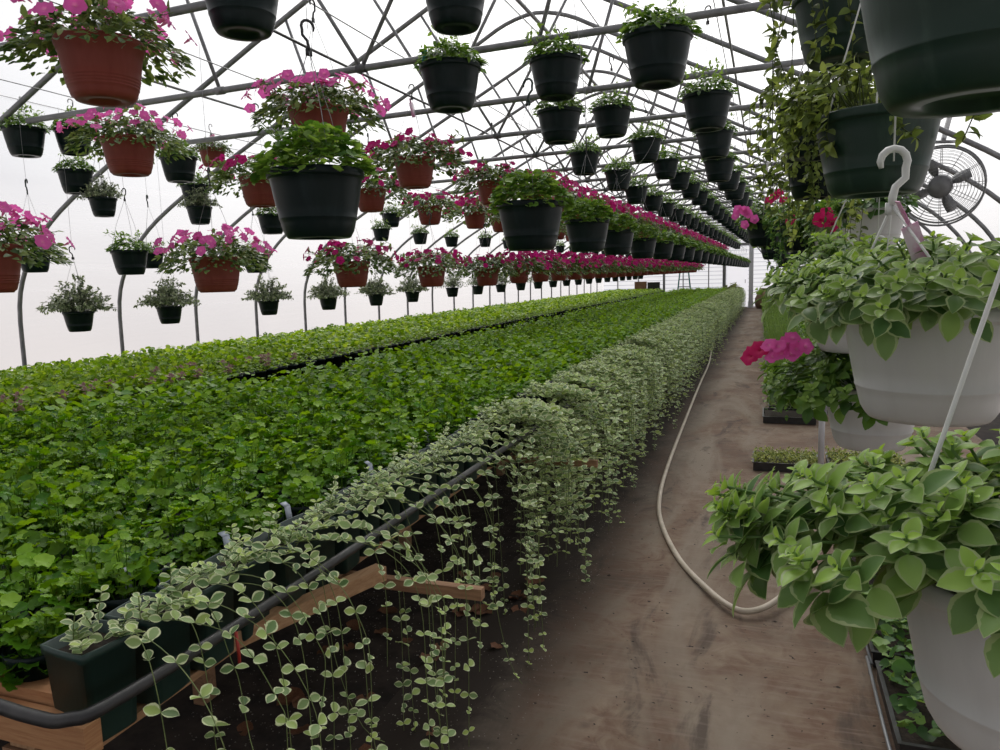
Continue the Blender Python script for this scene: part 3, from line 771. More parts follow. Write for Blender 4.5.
# camera model, used only to know which plants fall inside the frame
CAM = np.array([0, 0, EYE]); YAW = math.radians(18.84)
def camvis(x, y, z=.85):
    px, py, d = project(x, y, z); return d > 0 and -25 < px < 1010 and py < 790
def cam_axes():
    yv = nv([768 - 500, 270 - 375, 750.]); h = nv([1, -.028, 0]); dn = nv(np.cross(yv, h)); dn = dn if dn[1] > 0 else -dn
    up = -dn; xv = nv(np.cross(yv, up)); return np.array([xv, yv, up])
RW = cam_axes()          # rows: world axes expressed in camera coordinates (x right, y down, z forward)
def project(x, y, z):
    c = RW.T @ (np.array([x, y, z]) - CAM); return 500 + 750 * c[0] / c[2], 375 + 750 * c[1] / c[2], c[2]

def split(pts, n):
    vis = [p for p in pts if camvis(*p)]; d = sorted(vis, key=lambda p: math.hypot(p[0], p[1]))
    near = d[:n]; s = set((round(p[0], 5), round(p[1], 5)) for p in near)
    rest = [p for p in pts if (round(p[0], 5), round(p[1], 5)) not in s]
    return near, np.array(rest)
r = np.random.RandomState(5)
pts = field(-3.40, -1.41, 1.10, 31.5, .138, .125, r)
ex = field(-4.02, -3.45, 1.10, 4.5, .138, .125, r); pts = np.concatenate([pts, ex[ex[:, 1] < 4.9 + .5 * (ex[:, 0] + 3.4)]])
near, rest = split(pts, 290)
tagmb = MB(); tagmb.box((-.009, -.0008, 0), (.009, .0008, .075)); tagmb.box((-.009, -.0008, 0), (.009, .0008, .022), R=Matrix.Rotation(.9, 3, 'X'), c=(0, 0, .075))
ptag = tagmb.mesh('plant_tag'); ptag.materials.append(M['tagw'])
for i, (x, y) in enumerate(near):
    o = place(GER[r.randint(7)], (x, y, BZ + .003), r.rand() * 6.28, r.uniform(.92, 1.12))
    tag(o, 'leafy green geranium packed among its neighbours at the near end of the long bench', 'geranium', 'geraniums at the near end of the bench')
for (px_, py_) in ((-1.62, 1.10), (-1.50, 1.20), (-1.42, 1.36), (-1.36, 1.66), (-1.36, 1.95), (-1.37, 2.5), (-1.4, 3.1)):
    t = bpy.data.objects.new('plant_label', ptag); C.objects.link(t); t.location = (px_ - .06, py_, BZ + .125); t.rotation_euler = (.2, 0, 2.2 + px_ * 3); t.scale = (1.2, 1.2, .95)
    tag(t, 'small grey white plastic label stuck among geraniums beside the vines', 'label', 'plant labels along the bench edge')
# the rest of the geraniums: beyond counting
def stuff_field(pts, fns_hi, fns_lo, cut, rr):
    mb = MB()
    for fns, sel in ((fns_hi, pts[pts[:, 1] < cut]), (fns_lo, pts[pts[:, 1] >= cut])):
        which = rr.randint(len(fns), size=len(sel))
        for w, f in enumerate(fns):
            P = sel[which == w]
            if len(P) == 0: continue
            V = np.concatenate(f.V); G = np.concatenate(f.C); a = rr.rand(len(P)) * 6.28; s = rr.uniform(.92, 1.12, len(P))
            ca, sa = np.cos(a) * s, np.sin(a) * s; Z = np.zeros(len(P))
            R = np.stack([np.stack([ca, -sa, Z], 1), np.stack([sa, ca, Z], 1), np.stack([Z, Z, s], 1)], 1)
            Q = np.einsum('nij,vj->nvi', R, V) + np.c_[P, np.full(len(P), BZ + .003 + LIFT)][:, None, :]
            mb.V.append(Q.reshape(-1, 3)); cc = np.tile(G[None], (len(P), 1, 1)); cc[:, :, 0] = np.clip(cc[:, :, 0] + rr.uniform(-.2, .2, len(P))[:, None], 0, 1); mb.C.append(cc.reshape(-1, 3))
            off = (np.arange(len(P)) * len(V) + mb.n)[:, None, None]
            for q, fs in f.F.items(): mb.F.setdefault(q, []).append((np.concatenate(fs)[None] + off).reshape(-1, q))
            mb.n += len(P) * len(V)
    return mb
hi = [ger_mesh(200 + i, 26, True) for i in range(3)]; lo = [ger_mesh(210 + i, 24, False) for i in range(6)]
hi = [ger_mesh(200 + i, 46, False) for i in range(6)]
o = stuff_field(rest, hi, lo, 9, r).build('geranium_foliage', M['ger'])
tag(o, 'even green carpet of geraniums filling the long bench into the distance', 'geraniums', kind='stuff')
pts = field(-6.05, -4.13, 1.10, 31.5, .135, .125, r)
near, rest = split(pts, 290)
for i, (x, y) in enumerate(near):
    o = place(SEED[r.randint(5)], (x, y, BZ + .003), r.rand() * 6.28, r.uniform(.95, 1.1))
    tag(o, 'light green young plant crowded on the rear bench toward the film side', 'seedling', 'young plants at the near end of the rear bench')
lo = [seed_mesh(220 + i, 26, False) for i in range(5)]
o = stuff_field(rest, lo, lo, 9, r).build('seedling_foliage', M['seed']); tag(o, 'light green carpet of young plants filling the rear bench into the distance', 'seedlings', kind='stuff')
# visible pot edge of the rear bench: a row of dark pots
potm = MB(); potm.lathe([(.001, 0), (.05, 0), (.066, .11), (.072, .11), (.072, .125), (.066, .125), (.06, .11), (.001, .105)], 14)
pme = potm.mesh('edge_pot'); pme.materials.append(M['potdark'])
lm = MB(); dome_leaves(lm, LOB2, 22, .06, .075, .035, np.random.RandomState(9), z0=.12); lme = lm.mesh('edge_leaves'); lme.materials.append(M['seed'])
y = 4.75; i = 0
while y < 31.4:
    t = empty('edge_plant', (-4.02, y, BZ + .055), r.rand() * 6)
    for nm, me in (('pot', pme), ('leaves', lme)):
        o = bpy.data.objects.new(nm, me); C.objects.link(o); o.parent = t
    tag(t, 'small dark pot in the row edging the rear bench over the gap', 'potted plant', 'dark pots edging the rear bench'); y += .15
# pinkish budding plants near the left edge of the rear bench
bm_ = MB(); rr = np.random.RandomState(4)
for i in range(26):
    p = np.array([rr.randn() * .02, rr.randn() * .02, .17 + rr.rand() * .05]); bm_.scatter(FLWLO, frames(rr.randn(1, 3), rr.randn(1, 3) + [[0, 0, 1]], [.011]), p[None], np.array([[rr.rand(), 0]]))
bmm = bm_.mesh('flower_cluster'); M['mauve'] = flowermat('mauve_petal', (.28, .15, .15), (.50, .38, .33), (.3, .2, .15)); bmm.materials.append(M['mauve'])
for i in range(34):
    x = rr.uniform(-4.6, -3.98) ; y = 2.9 + 2.9 * (i + rr.rand()) / 34
    t = empty('budding_plant', (x, y, BZ + .03), 0); o = bpy.data.objects.new('flower_cluster', bmm); C.objects.link(o); o.parent = t; o.scale = (1, 1, 1.1)
    o = bpy.data.objects.new('foliage', lme); C.objects.link(o); o.parent = t; o.location = (0, 0, .02)
    tag(t, 'mauve budding plant rising among young plants where the two benches meet', 'budding plant', 'mauve budding plants between the benches')

# ------------------------------------------------------------------ hanging baskets
pm = {('dark', 0): make_pot_mesh('pot', 'dark', 40), ('dark', 1): make_pot_mesh('pot', 'dark', 20), ('terra', 0): make_pot_mesh('pot', 'terra', 40), ('terra', 1): make_pot_mesh('pot', 'terra', 20)}
for (k_, l_), me in pm.items(): me.materials.append(M['potdark'] if k_ == 'dark' else M['terra'])
def matmesh(mb, name, m):
    me = mb.mesh(name); me.materials.append(m); return me
FOL = {'ger': ([fol_ger(i) for i in (1, 2, 3)], [fol_ger(i, True) for i in (4, 5)], 'basket'),
       'green': ([fol_green(i) for i in (1, 2, 3)], [fol_green(i, True) for i in (4, 5)], 'basket'),
       'pet': ([fol_pet(i) for i in (1, 2, 3)], [fol_pet(i, True) for i in (4, 5)], 'pet'),
       'bushy': ([fol_bushy(i) for i in (1, 2, 3)], [fol_bushy(i, True) for i in (4, 5)], 'bushy')}
FOLM = {k: ([matmesh(m, 'foliage', M[c]) for m in a], [matmesh(m, 'foliage', M[c]) for m in b]) for k, (a, b, c) in FOL.items()}
def blossoms(seed, k, col):
    mb = MB()
    for p, nrm, s, rv in flower_sites(seed, k):
        f = flower_mb(p, nrm, s * 1.05, rv, FLWLO); mb.scatter(*( (lambda V, F: ((V, {k2: np.concatenate(v2) for k2, v2 in F.items()}, np.concatenate(f.C)[:, 1]), np.eye(3)[None], np.zeros((1, 3)), np.array([[rv, 0]])))(np.concatenate(f.V), f.F)))
    return matmesh(mb, 'blossoms', M[col])
BLO = [blossoms(s, 66, c) for s, c in ((1, 'magenta'), (2, 'magenta'), (3, 'magenta'), (4, 'pink'))]
FLM = {}
for c in ('pink', 'magenta', 'crimson'):
    mb = flower_mb(np.zeros(3), np.array([0, 0, 1.]), 1., .5, FLW, True); FLM[c] = matmesh(mb, 'flower', M[c])
soil_me = (lambda mb: (mb.lathe([(.001, .0), (.12, .0), (.128, -.01)], 24), matmesh(mb, 'soil', M['soil']))[1])(MB())
hang_cache = {}
HOOK = matmesh(hook_mb(), 'hook', M['hook']); HOOKG = matmesh(hook_mb(.08, .005), 'hook', M['hookgreen'])
tagp = MB(); tagp.box((-.013, -.0008, -.10), (.013, .0008, 0)); tagp.box((-.006, -.0008, 0), (.006, .0008, .03)); TAGP = matmesh(tagp, 'price_tag', M['tagp'])
def child(name, me, parent, loc=(0, 0, 0), rot=None, sc=1.):
    o = bpy.data.objects.new(name, me); C.objects.link(o); o.parent = parent; o.location = loc; o.scale = (sc, sc, sc)
    if rot is not None: o.rotation_euler = rot
    return o
br = np.random.RandomState(21)
def basket(x, y, z, kind, label, group=None, line=2.84, far=False, D=.29, flowers=26, col='magenta', tagged=False, zh=None, folscale=1., rz=None, hook=None, flset=None):
    """z = rim height"""
    if far: x += -.09 + .017 * max(0, y - 9)
    else: x, y, z = x - .012 * y, y + .012 * x, z - .0025 * y
    if kind == 'pet' and flowers > 5: flowers = int(flowers * 1.6); folscale *= 1.08 if col == 'pink' else 1.26
    s = D / .29; H = POTH * s
    t = empty('hanging_basket', (x, y, z - H), br.rand() * 6.28 if rz is None else rz); tag(t, label, 'hanging basket', group)
    terra = kind == 'pet'
    child('pot', pm[('terra' if terra else 'dark', 1 if far else 0)], t, sc=s)
    if not far: child('soil', soil_me, t, (0, 0, H * .86), sc=s)
    nf = len(FOLM[kind][1 if far else 0])
    f = child('foliage', FOLM[kind][1 if far else 0][br.randint(nf)], t, (0, 0, H * .98), sc=s * folscale); f.rotation_euler = (0, 0, br.rand() * 6.28)
    if kind == 'pet':
        if far: child('blossoms', BLO[br.randint(3) if col == 'magenta' else 3], t, (0, 0, H), (0, 0, br.rand() * 6.28), s * folscale)
        else:
            for p, nrm, sz, rv in flower_sites(br.randint(1000), flowers):
                q = Vector(nrm).to_track_quat('Z', 'Y').to_euler()
                child('flower', FLM[col], t, (p[0] * folscale, p[1] * folscale, p[2] + H), q, sz * 1.0)
    room = line - z
    zh_ = zh if zh else min(.42, max(.14, room - .09))
    key = (round(H, 3), round(zh_, 2), round(room, 1))
    if key not in hang_cache: hang_cache[key] = matmesh(hanger_mesh(.138 * s, H * .97, zh_, H + room if room > zh_ + .1 else 0, wire=.0012), 'hanger', M['wire'])
    hg = child('hanger', hang_cache[key], t)
    child('hook', hook or (HOOK if br.rand() < .6 else HOOKG), hg, (0, 0, H * .97 + zh_ + .012), (0, 0, br.rand() * 6.28))
    if tagged: child('price_tag', TAGP, hg, (.01, 0, H + zh_ - .04), (.1, .15, br.rand() * 3))
    return t
L_ = lambda x: LINES[x]
# --- petunias, high rows
basket(-2.19, 2.16, 2.36, 'pet', 'large terracotta basket of pale pink petunias at the upper left corner', line=2.84, col='pink', flowers=30, folscale=.95)
basket(-3.36, 3.45, 2.34, 'pet', 'terracotta basket of pink petunias hanging directly under the upper left one', line=2.84, col='pink', flowers=30)
basket(-2.02, 3.28, 2.34, 'pet', 'terracotta basket of pink petunias with a big black hook, above the geranium basket', line=2.84, col='pink', flowers=32, hook=HOOK)
basket(-2.27, 4.89, 2.35, 'pet', 'terracotta basket of magenta petunias alone against the bright roof', line=2.84, flowers=34, tagged=True)
basket(-3.38, 6.30, 2.35, 'pet', 'terracotta basket of magenta petunias peeping out beside the big geranium basket', line=2.84, flowers=28)
basket(-3.35, 4.62, 2.26, 'pet', 'magenta petunia basket half hidden left of the big geranium basket', line=2.84, flowers=28)
basket(-3.49, 7.87, 2.33, 'pet', 'terracotta basket of magenta petunias with a pink tag, next behind the peeping one', line=2.84, flowers=28, tagged=True)
basket(-2.2, 6.35, 2.35, 'pet', 'magenta petunia basket above the second geranium basket of the middle row', line=2.84, flowers=28)
g = 'magenta petunia baskets receding in the upper rows'
for k in range(26):
    y = 7.7 + .95 * k
    if y < 31.5: basket(-2.2, y, 2.35, 'pet', 'magenta petunia basket in the upper rows receding above the geranium baskets', g, far=True, folscale=1.12)
for k in range(25):
    y = 9.1 + .95 * k
    if y < 31.5: basket(-3.45, y, 2.33, 'pet', 'magenta petunia basket in the upper rows receding above the geranium baskets', g, far=True, folscale=1.12)
# --- petunias, low row
basket(-3.05, 2.30, 1.70, 'pet', 'terracotta basket of pink petunias cut by the left edge', line=2.84, col='pink', flowers=30)
basket(-2.95, 3.60, 1.67, 'pet', 'terracotta basket of pink petunias low over the bench, with green baskets beside its rim', line=2.84, col='pink', flowers=30)
basket(-3.02, 5.26, 1.67, 'pet', 'terracotta basket of magenta petunias directly under the big geranium basket', line=2.84, flowers=38)
basket(-3.0, 6.75, 1.645, 'pet', 'terracotta basket of magenta petunias, next behind the one under the geranium basket', line=2.84, flowers=34)
basket(-2.95, 8.2, 1.63, 'pet', 'terracotta basket of magenta petunias, two behind the one under the geranium basket', line=2.84, flowers=30)
for k in range(24):
    y = 9.45 + .95 * k
    if y < 31: basket(-3.0, y, 1.62 + .003 * k, 'pet', 'magenta petunia basket in the low row just above the bench plants', 'low row of magenta petunia baskets', far=True, folscale=1.12)
# --- geranium row
basket(-1.29, 2.06, 1.845, 'ger', 'biggest dark green basket of bright geranium leaves, lone at the centre left', line=3.08, zh=.36, hook=HOOK, D=.295)
basket(-.92, 3.13, 1.82, 'ger', 'dark basket of geranium leaves, second largest of the middle row', line=3.08)
basket(-1.03, 4.77, 1.86, 'ger', 'dark basket of geranium leaves, third largest of the middle row', line=3.08)
basket(-1.10, 6.25, 1.875, 'ger', 'dark basket of geranium leaves, fourth largest of the middle row', line=3.08)
basket(-1.10, 7.7, 1.87, 'ger', 'dark basket of geranium leaves, fifth largest of the middle row', line=3.08)
for k in range(21):
    y = 9.0 + 1.15 * k
    if y < 31.5: basket(-1.08, y, 1.86 - .002 * k, 'ger', 'dark geranium basket in the middle row receding down the house', 'geranium baskets of the middle row', far=True, line=3.08)
# --- upper dark rows
U = [(-1.76, 2.39, 2.60, 'dark basket cut off at the top edge, its underside over the black hook'),
     (-1.24, 3.15, 2.77, 'dark basket cut off at the top edge, above the one with a teal label'),
     (-1.38, 3.41, 2.50, 'dark basket of pale green leaves with a small teal label on its rim'),
     (-.41, 3.32, 2.49, 'dark basket of green leaves, largest of those right of the roof peak'),
     (-1.05, 4.12, 2.67, 'dark basket hanging directly above another dark basket, near the roof peak'),
     (-1.23, 4.89, 2.57, 'dark basket hanging directly below another of the same size near the peak'),
     (-1.03, 5.67, 2.72, 'dark basket just beside the stacked pair, slightly smaller'),
     (-.30, 4.78, 2.55, 'dark basket on top of the close stack of three'),
     (-.34, 6.36, 2.61, 'dark basket in the middle of the close stack of three'),
     (-.36, 7.54, 2.56, 'dark basket at the bottom of the close stack of three'),
     (-1.56, 7.15, 2.66, 'dark basket under the stacked pair, white drip tube across it'),
     (-1.00, 7.25, 2.75, 'dark basket diagonally between the largest one and the geranium row'),
     (-1.41, 8.10, 2.60, 'dark basket above the magenta petunias with a curling drip tube')]
for x, y, z, lb in U:
    t = basket(x, y, z, 'green', lb, line=3.08)
    if 'teal' in lb:
        mb = MB(); mb.box((-.014, -.0015, -.04), (.014, .0015, .045)); o = mb.build('rim_label', simple('teal_label', (.01, .22, .24)), t, smooth=False); t.rotation_euler = (0, 0, 0); o.location = (-.09, -.085, POTH + .012); tag(o, 'small teal label')
for xr, zr, y0, lb in ((-1.0, 2.74, 8.7, 'upper'), (-1.45, 2.55, 9.4, 'lower'), (-.35, 2.60, 9.0, 'aisle')):
    for k in range(20):
        y = y0 + 1.22 * k
        if y < 31.5:
            basket(xr, y, zr, 'green', 'dark basket in the high receding rows beneath the roof over the aisle side', 'dark baskets of the high rows', far=True, line=3.08)
# --- dark baskets on the wall side
W = [(-5.15, 4.30, 2.70, .29, 'green', 'dark basket of loose foliage at the left edge under the petunias'),
     (-4.95, 4.55, 2.72, .27, 'green', 'dark basket tucked behind the pink petunias of the second basket'),
     (-5.10, 4.67, 2.44, .26, 'green', 'dark basket hanging just under the one tucked behind petunias'),
     (-4.90, 4.72, 2.22, .21, 'bushy', 'small dark basket with frizzy foliage beneath the petunia basket'),
     (-4.31, 4.92, 2.52, .28, 'green', 'dark basket right beside the terracotta petunia pot, above a close pair'),
     (-5.2, 6.13, 2.49, .27, 'green', 'dark basket in the middle of a vertical stack beside the petunias'),
     (-5.1, 6.05, 2.27, .24, 'bushy', 'dark basket at the foot of a vertical stack beside the petunias'),
     (-4.92, 4.96, 1.82, .29, 'green', 'dark basket of fine green foliage left of the low pink petunias'),
     (-5.15, 5.45, 1.82, .20, 'green', 'dark basket mostly hidden behind the fine foliage one'),
     (-5.0, 4.15, 1.80, .23, 'green', 'dark basket behind the petunias that the left edge cuts'),
     (-4.99, 6.72, 1.83, .28, 'green', 'dark basket just behind the low pink petunia basket'),
     (-4.65, 6.56, 2.21, .28, 'green', 'dark basket peeping out behind the big geranium pot'),
     (-5.0, 9.9, 2.48, .28, 'green', 'dark basket seen below a magenta petunia basket')]
for x, y, z, D, kd, lb in W: basket(x, y, z, kd, lb, line=2.85, D=D)
t = basket(-4.9, 6.05, 2.80, 'pet', 'shaded reddish basket with a bright pink tag hanging from its rim', line=2.85, D=.24, flowers=3, tagged=True, folscale=.8)
ys = [4.48, 5.44, 6.9, 8.1, 9.33, 10.5, 11.8, 12.95] + [12.95 + 1.22 * k for k in range(1, 15)]
wl = ['bushy variegated plant in a small dark pot, leftmost beside the film wall', 'bushy variegated plant in a small dark pot, second along the film wall', 'bushy variegated plant in a small dark pot, third along the film wall', 'bushy variegated plant in a small dark pot, fourth along the film wall', 'bushy variegated plant in a small dark pot, fifth along the film wall']
for i, y in enumerate(ys):
    basket(-5.0, y, 1.34 if i < 5 else 1.34 + .006 * (i - 4), 'bushy', wl[i] if i < 5 else 'small dark basket in the low distant row along the film wall', None if i < 5 else 'small baskets along the film wall', far=i > 5, D=.225, folscale=1.45, line=2.86)
for k in range(18):
    y = 8.97 + 1.2 * k
    if y < 31: basket(-4.68, y, 2.2, 'green', 'dark basket in the mid height row between wall and petunias', 'mid height dark baskets by the wall', far=k > 2, D=.23, line=2.84)
# drip tubes looping over baskets
def loop(P, label, rad=.0018, m='wire'):
    mb = MB(); mb.tube(smooth_curve(P, 6), rad, 6); tag(mb.build('drip_tube', M[m]), label, 'tube')
loop([(-.99, 4.0, 3.05), (-.93, 3.93, 2.7), (-.89, 3.9, 2.3), (-.90, 3.92, 2.2)], 'thin pale drip tube hanging in front of the stacked pair of dark baskets')
loop([(-1.5, 6.9, 3.0), (-1.44, 6.95, 2.75), (-1.50, 6.98, 2.5), (-1.52, 7.0, 2.3)], 'thin pale drip tube over the basket below the stacked pair')
loop([(-1.0, 6.8, 3.05), (-.93, 6.85, 2.8), (-1.0, 6.9, 2.6), (-1.15, 7.0, 2.45), (-1.3, 7.1, 2.4)], 'thin pale drip tube curling in front of the diagonal dark basket')
loop([(-1.25, 7.5, 3.05), (-1.2, 7.5, 2.8), (-1.3, 7.55, 2.5), (-1.45, 7.7, 2.38)], 'thin pale drip tube curling above the magenta petunias')

# --- right side: big near baskets
def big_basket(x, y, z, potm, folmesh, leafm, label, D=.28, H=.185, zh=.34, line=2.55, wire='whitewire', wr=.0022, a0=.4, hookx=None, flow=None, tagit=False, folz=0, sauc=False, hookrot=0., nw=3, hh=.085, tilt=0.):
    t = empty('hanging_basket', (x, y, z - H), 0); tag(t, label, 'hanging basket')
    mb = MB(); mb.lathe(pot_profile(D, D * .68, H), 64); mb.build('pot', M[potm], t)
    if sauc: o = saucer(D, H).build('saucer', M[potm], t)
    child('soil', soil_me, t, (0, 0, H * .86))
    f = folmesh.build('foliage', M[leafm], t); f.location = (0, 0, H + folz); f.rotation_euler = (0, tilt, 0)
    top = hookx if hookx is not None else (0, 0)
    w = MB(); T = np.array([top[0], top[1], H + zh])
    for i in range(nw):
        a = a0 + i * 2 * PI / nw; p = np.array([D * .48 * math.cos(a), D * .48 * math.sin(a), H * .97]); w.tube([p - [0, 0, .015], p, (p + T) / 2, T], wr, 6)
    if line > z + zh + .09: w.tube([T + [0, 0, hh - .008], (T[0], T[1], line - (z - H))], .0015, 5)
    hg = w.build('hanger', M[wire], t)
    hk = hook_mb(hh, .0045 if hh < .07 else .0062).build('hook', M[wire], hg); hk.location = T + [0, 0, .012]; hk.rotation_euler = (0, 0, hookrot)
    if flow:
        for i, (p, nrm, s, c) in enumerate(flow):
            q = Vector(nrm).to_track_quat('Z', 'Y').to_euler(); child('flower', FLM[c], t, (p[0], p[1], p[2] + H), q, s)
    if tagit:
        tm = MB(); tm.box((-.014, -.0008, -.085), (.014, .0008, .0)); tm.beam((0, 0, .0), (-.006, 0, .045), .012, .0016); o = tm.build('price_tag', M['tagp'], hg, smooth=False); o.location = T + [.022, -.03, -.035]; o.rotation_euler = (.2, -.45, .3)
    return t
def rose(seed, k, rad, h, size, low, ell=(1, 1)):
    r = np.random.RandomState(seed); mb = MB(); rosettes(mb, mb, k, rad, h, size, r, pairs=6, low=low, ell=ell); return mb
big_basket(.275, .885, 1.185, 'potwhite', rose(3, 150, .36, .145, .046, .1, (1, .52)), 'rosette', 'white basket of broad green leaves, nearest to the viewer at the lower right', zh=.60, a0=3.14, hookx=(.02, 0), line=2.55, wr=.0026, tilt=-.08)
big_basket(.255, 1.40, 1.435, 'potwhite', rose(4, 130, .28, .11, .042, -.1), 'rosette', 'large white basket of broad leaves with a white hook, right of the aisle', zh=.165, a0=.7, hookx=(-.065, 0), wr=.0022, tagit=True, line=2.55, hookrot=.2, hh=.078)
big_basket(.24, 2.35, 1.45, 'potwhite', rose(5, 80, .28, .17, .050, -.3), 'rosette', 'white basket of broad leaves mostly hidden behind the large white one', zh=.55, hookx=(.08, -.1), a0=3.0, line=2.5, wr=.002)
F1 = [((-.345, -.12, .10), nv([-.6, -.7, .5]), .032, 'crimson'), ((-.32, -.14, .12), nv([-.3, -.8, .6]), .03, 'crimson')] + [((-.245 + .026 * math.cos(k * 1.3) * (1 + k % 2), -.17 + .01 * k % .02, .125 + .016 * math.sin(k * 1.3) * (1 + k % 2)), nv([.5 * math.cos(k * 1.3), -.8, .6 + .3 * math.sin(k)]), .023, 'pink') for k in range(9)]
big_basket(.30, 2.46, 1.15, 'potwhite', rose(6, 130, .36, .17, .046, -.3), 'basket', 'white basket with pink and crimson petunia blooms over the aisle edge', flow=F1, line=2.5, wr=.002)
def tl(seed, **k): return fol_trail(seed, **k)
big_basket(.228, 1.06, 1.875, 'potgreen', tl(9, drop=.03, k=6, rad=.14), 'trail', 'huge weathered green basket filling the upper right corner, underside visible', zh=.4, wire='whitewire', line=2.55)
big_basket(.235, 2.02, 1.855, 'potgreen', tl(10, drop=.12, k=18, rad=.20, leaf=.03), 'trail', 'dark green weathered basket directly under the huge corner one', zh=.42, line=2.55)
big_basket(.19, 2.42, 2.26, 'potgreen', tl(11, drop=.5, k=18, rad=.19), 'trail', 'dark basket at the top edge with reddish vines falling from it', zh=.2, line=2.55)
big_basket(.16, 3.0, 2.08, 'potdark', tl(12, drop=.35, k=26, rad=.21), 'trail', 'dark basket wrapped in trailing leaves, left of the weathered green one', zh=.3, line=2.55)
big_basket(.20, 3.75, 2.00, 'potdark', tl(13, drop=.45, k=30, rad=.22), 'trail', 'dark basket buried in trailing leaves, behind the wrapped one', zh=.3, line=2.55)
F2 = [((-.10, -.22, .02), nv([-.1, -1, .2]), .045, 'crimson'), ((-.04, -.24, -.01), nv([.2, -1, .2]), .045, 'crimson'), ((-.07, -.24, .05), nv([.2, -1, .4]), .04, 'crimson'), ((-.26, -.15, .03), nv([-.6, -.8, .2]), .035, 'crimson')]
big_basket(.51, 4.26, 1.79, 'potwhite', rose(14, 40, .22, .14, .055, -.3), 'dark', 'small looking white basket under the dark green one, before the fan', line=2.5)
big_basket(.38, 4.97, 1.76, 'potwhite', rose(15, 50, .27, .2, .055, -.4), 'basket', 'white basket with a deep pink bloom beside the trailing vines', flow=F2, line=2.5)
big_basket(.20, 5.2, 1.80, 'potdark', tl(16, drop=.55, k=40, rad=.22, leaf=.035), 'dark', 'dark basket of drooping dark leaves next to the deep pink bloom', line=2.5)
F3 = [((-.14 + .045 * math.cos(k * 2.4) * (k % 3 + 1) * .6, -.19, .03 + .04 * math.sin(k * 2.4) * (k % 3 + 1) * .6), nv([-.3 + .3 * math.cos(k), -1, .3 * math.sin(k * 2)]), .03, 'pink') for k in range(7)] + [((.02 + .03 * k, -.18 + .01 * k, .11 + .025 * (k % 3)), nv([.1, -1, .4]), .03, 'crimson') for k in range(4)]
big_basket(-.02, 5.6, 1.85, 'potdark', rose(17, 34, .2, .14, .05, -.3), 'basket', 'dark basket with bright pink blooms above the aisle', flow=F3, line=2.5)
big_basket(.06, 6.6, 1.77, 'potdark', tl(18, drop=.1, k=16, rad=.17, leaf=.045), 'basket', 'dark basket just below the pink blooms above the aisle', line=2.5)
for k in range(14):
    y = 7.0 + 1.6 * k
    basket(.42 + .04 * (k % 3) - .008 * y, y, 1.78 + .28 * (k % 2), 'green', 'dark basket in the row over the floor plants beyond the trailing vines', 'baskets over the floor plants', far=True, line=2.55, folscale=1.2)

# ------------------------------------------------------------------ floor plants and trays on the planted side
def tray_mb(w=.42, l=.30, h=.06):
    mb = MB(); t = .006
    mb.box((-w / 2, -l / 2, 0), (w / 2, l / 2, t))
    for a, b in (((-w / 2, -l / 2, t), (w / 2, -l / 2 + t, h)), ((-w / 2, l / 2 - t, t), (w / 2, l / 2, h)), ((-w / 2, -l / 2 + t, t), (-w / 2 + t, l / 2 - t, h)), ((w / 2 - t, -l / 2 + t, t), (w / 2, l / 2 - t, h))): mb.box(a, b)
    for a, b in (((-w / 2 - .008, -l / 2 - .008, h), (w / 2 + .008, -l / 2 + t, h + .005)), ((-w / 2 - .008, l / 2 - t, h), (w / 2 + .008, l / 2 + .008, h + .005)), ((-w / 2 - .008, -l / 2 + t, h), (-w / 2 + t, l / 2 - t, h + .005)), ((w / 2 - t, -l / 2 + t, h), (w / 2 + .008, l / 2 - t, h + .005))): mb.box(a, b)
    return mb
def tray_fill(seed, kind, w=.42, l=.30):
    r = np.random.RandomState(seed); mb = MB()
    if kind == 'grass':
        for i in range(260):
            b = np.array([r.uniform(-w / 2, w / 2), r.uniform(-l / 2, l / 2), .04]); h = r.uniform(.38, .66); d = r.randn(2) * .05
            p1 = b + [d[0] * .4, d[1] * .4, h * .6]; p2 = b + [d[0] * 1.5, d[1] * 1.5, h]; q = .0028 * np.array([math.cos(i), math.sin(i), 0])
            mb.add([b - q, b + q, p1 + q, p1 - q, p2], [(0, 1, 2, 3), (3, 2, 4)], (r.rand(), .3, r.rand() * .5))
        return mb, 'grass'
    if kind == 'lime':
        k = 1500; L = np.c_[r.uniform(-w / 2, w / 2, k), r.uniform(-l / 2, l / 2, k), r.uniform(.05, .11, k)]
        mb.scatter(OVL, frames(r.randn(k, 3), r.randn(k, 3) * .5 + [0, 0, 1], r.uniform(.014, .028, k)), L, rnd2(k, r, (r.rand(k) < .4) * .8)); return mb, 'lime'
    T, hh, s, m = {'tall': (OVL, .42, .06, 'basket'), 'ger': (LOB2, .13, .05, 'dark'), 'leafy': (OVB, .42, .06, 'basket')}[kind]
    k = 420 if kind != 'ger' else 190
    L = np.c_[r.uniform(-w / 2, w / 2, k), r.uniform(-l / 2, l / 2, k), .06 + hh * r.rand(k) ** .7]
    mb.scatter(T, frames(r.randn(k, 3) * [1, 1, .4], r.randn(k, 3) * .4 + [0, 0, 1], r.uniform(.6, 1.2, k) * s), L, rnd2(k, r, (r.rand(k) < .3) * .7)); return mb, m
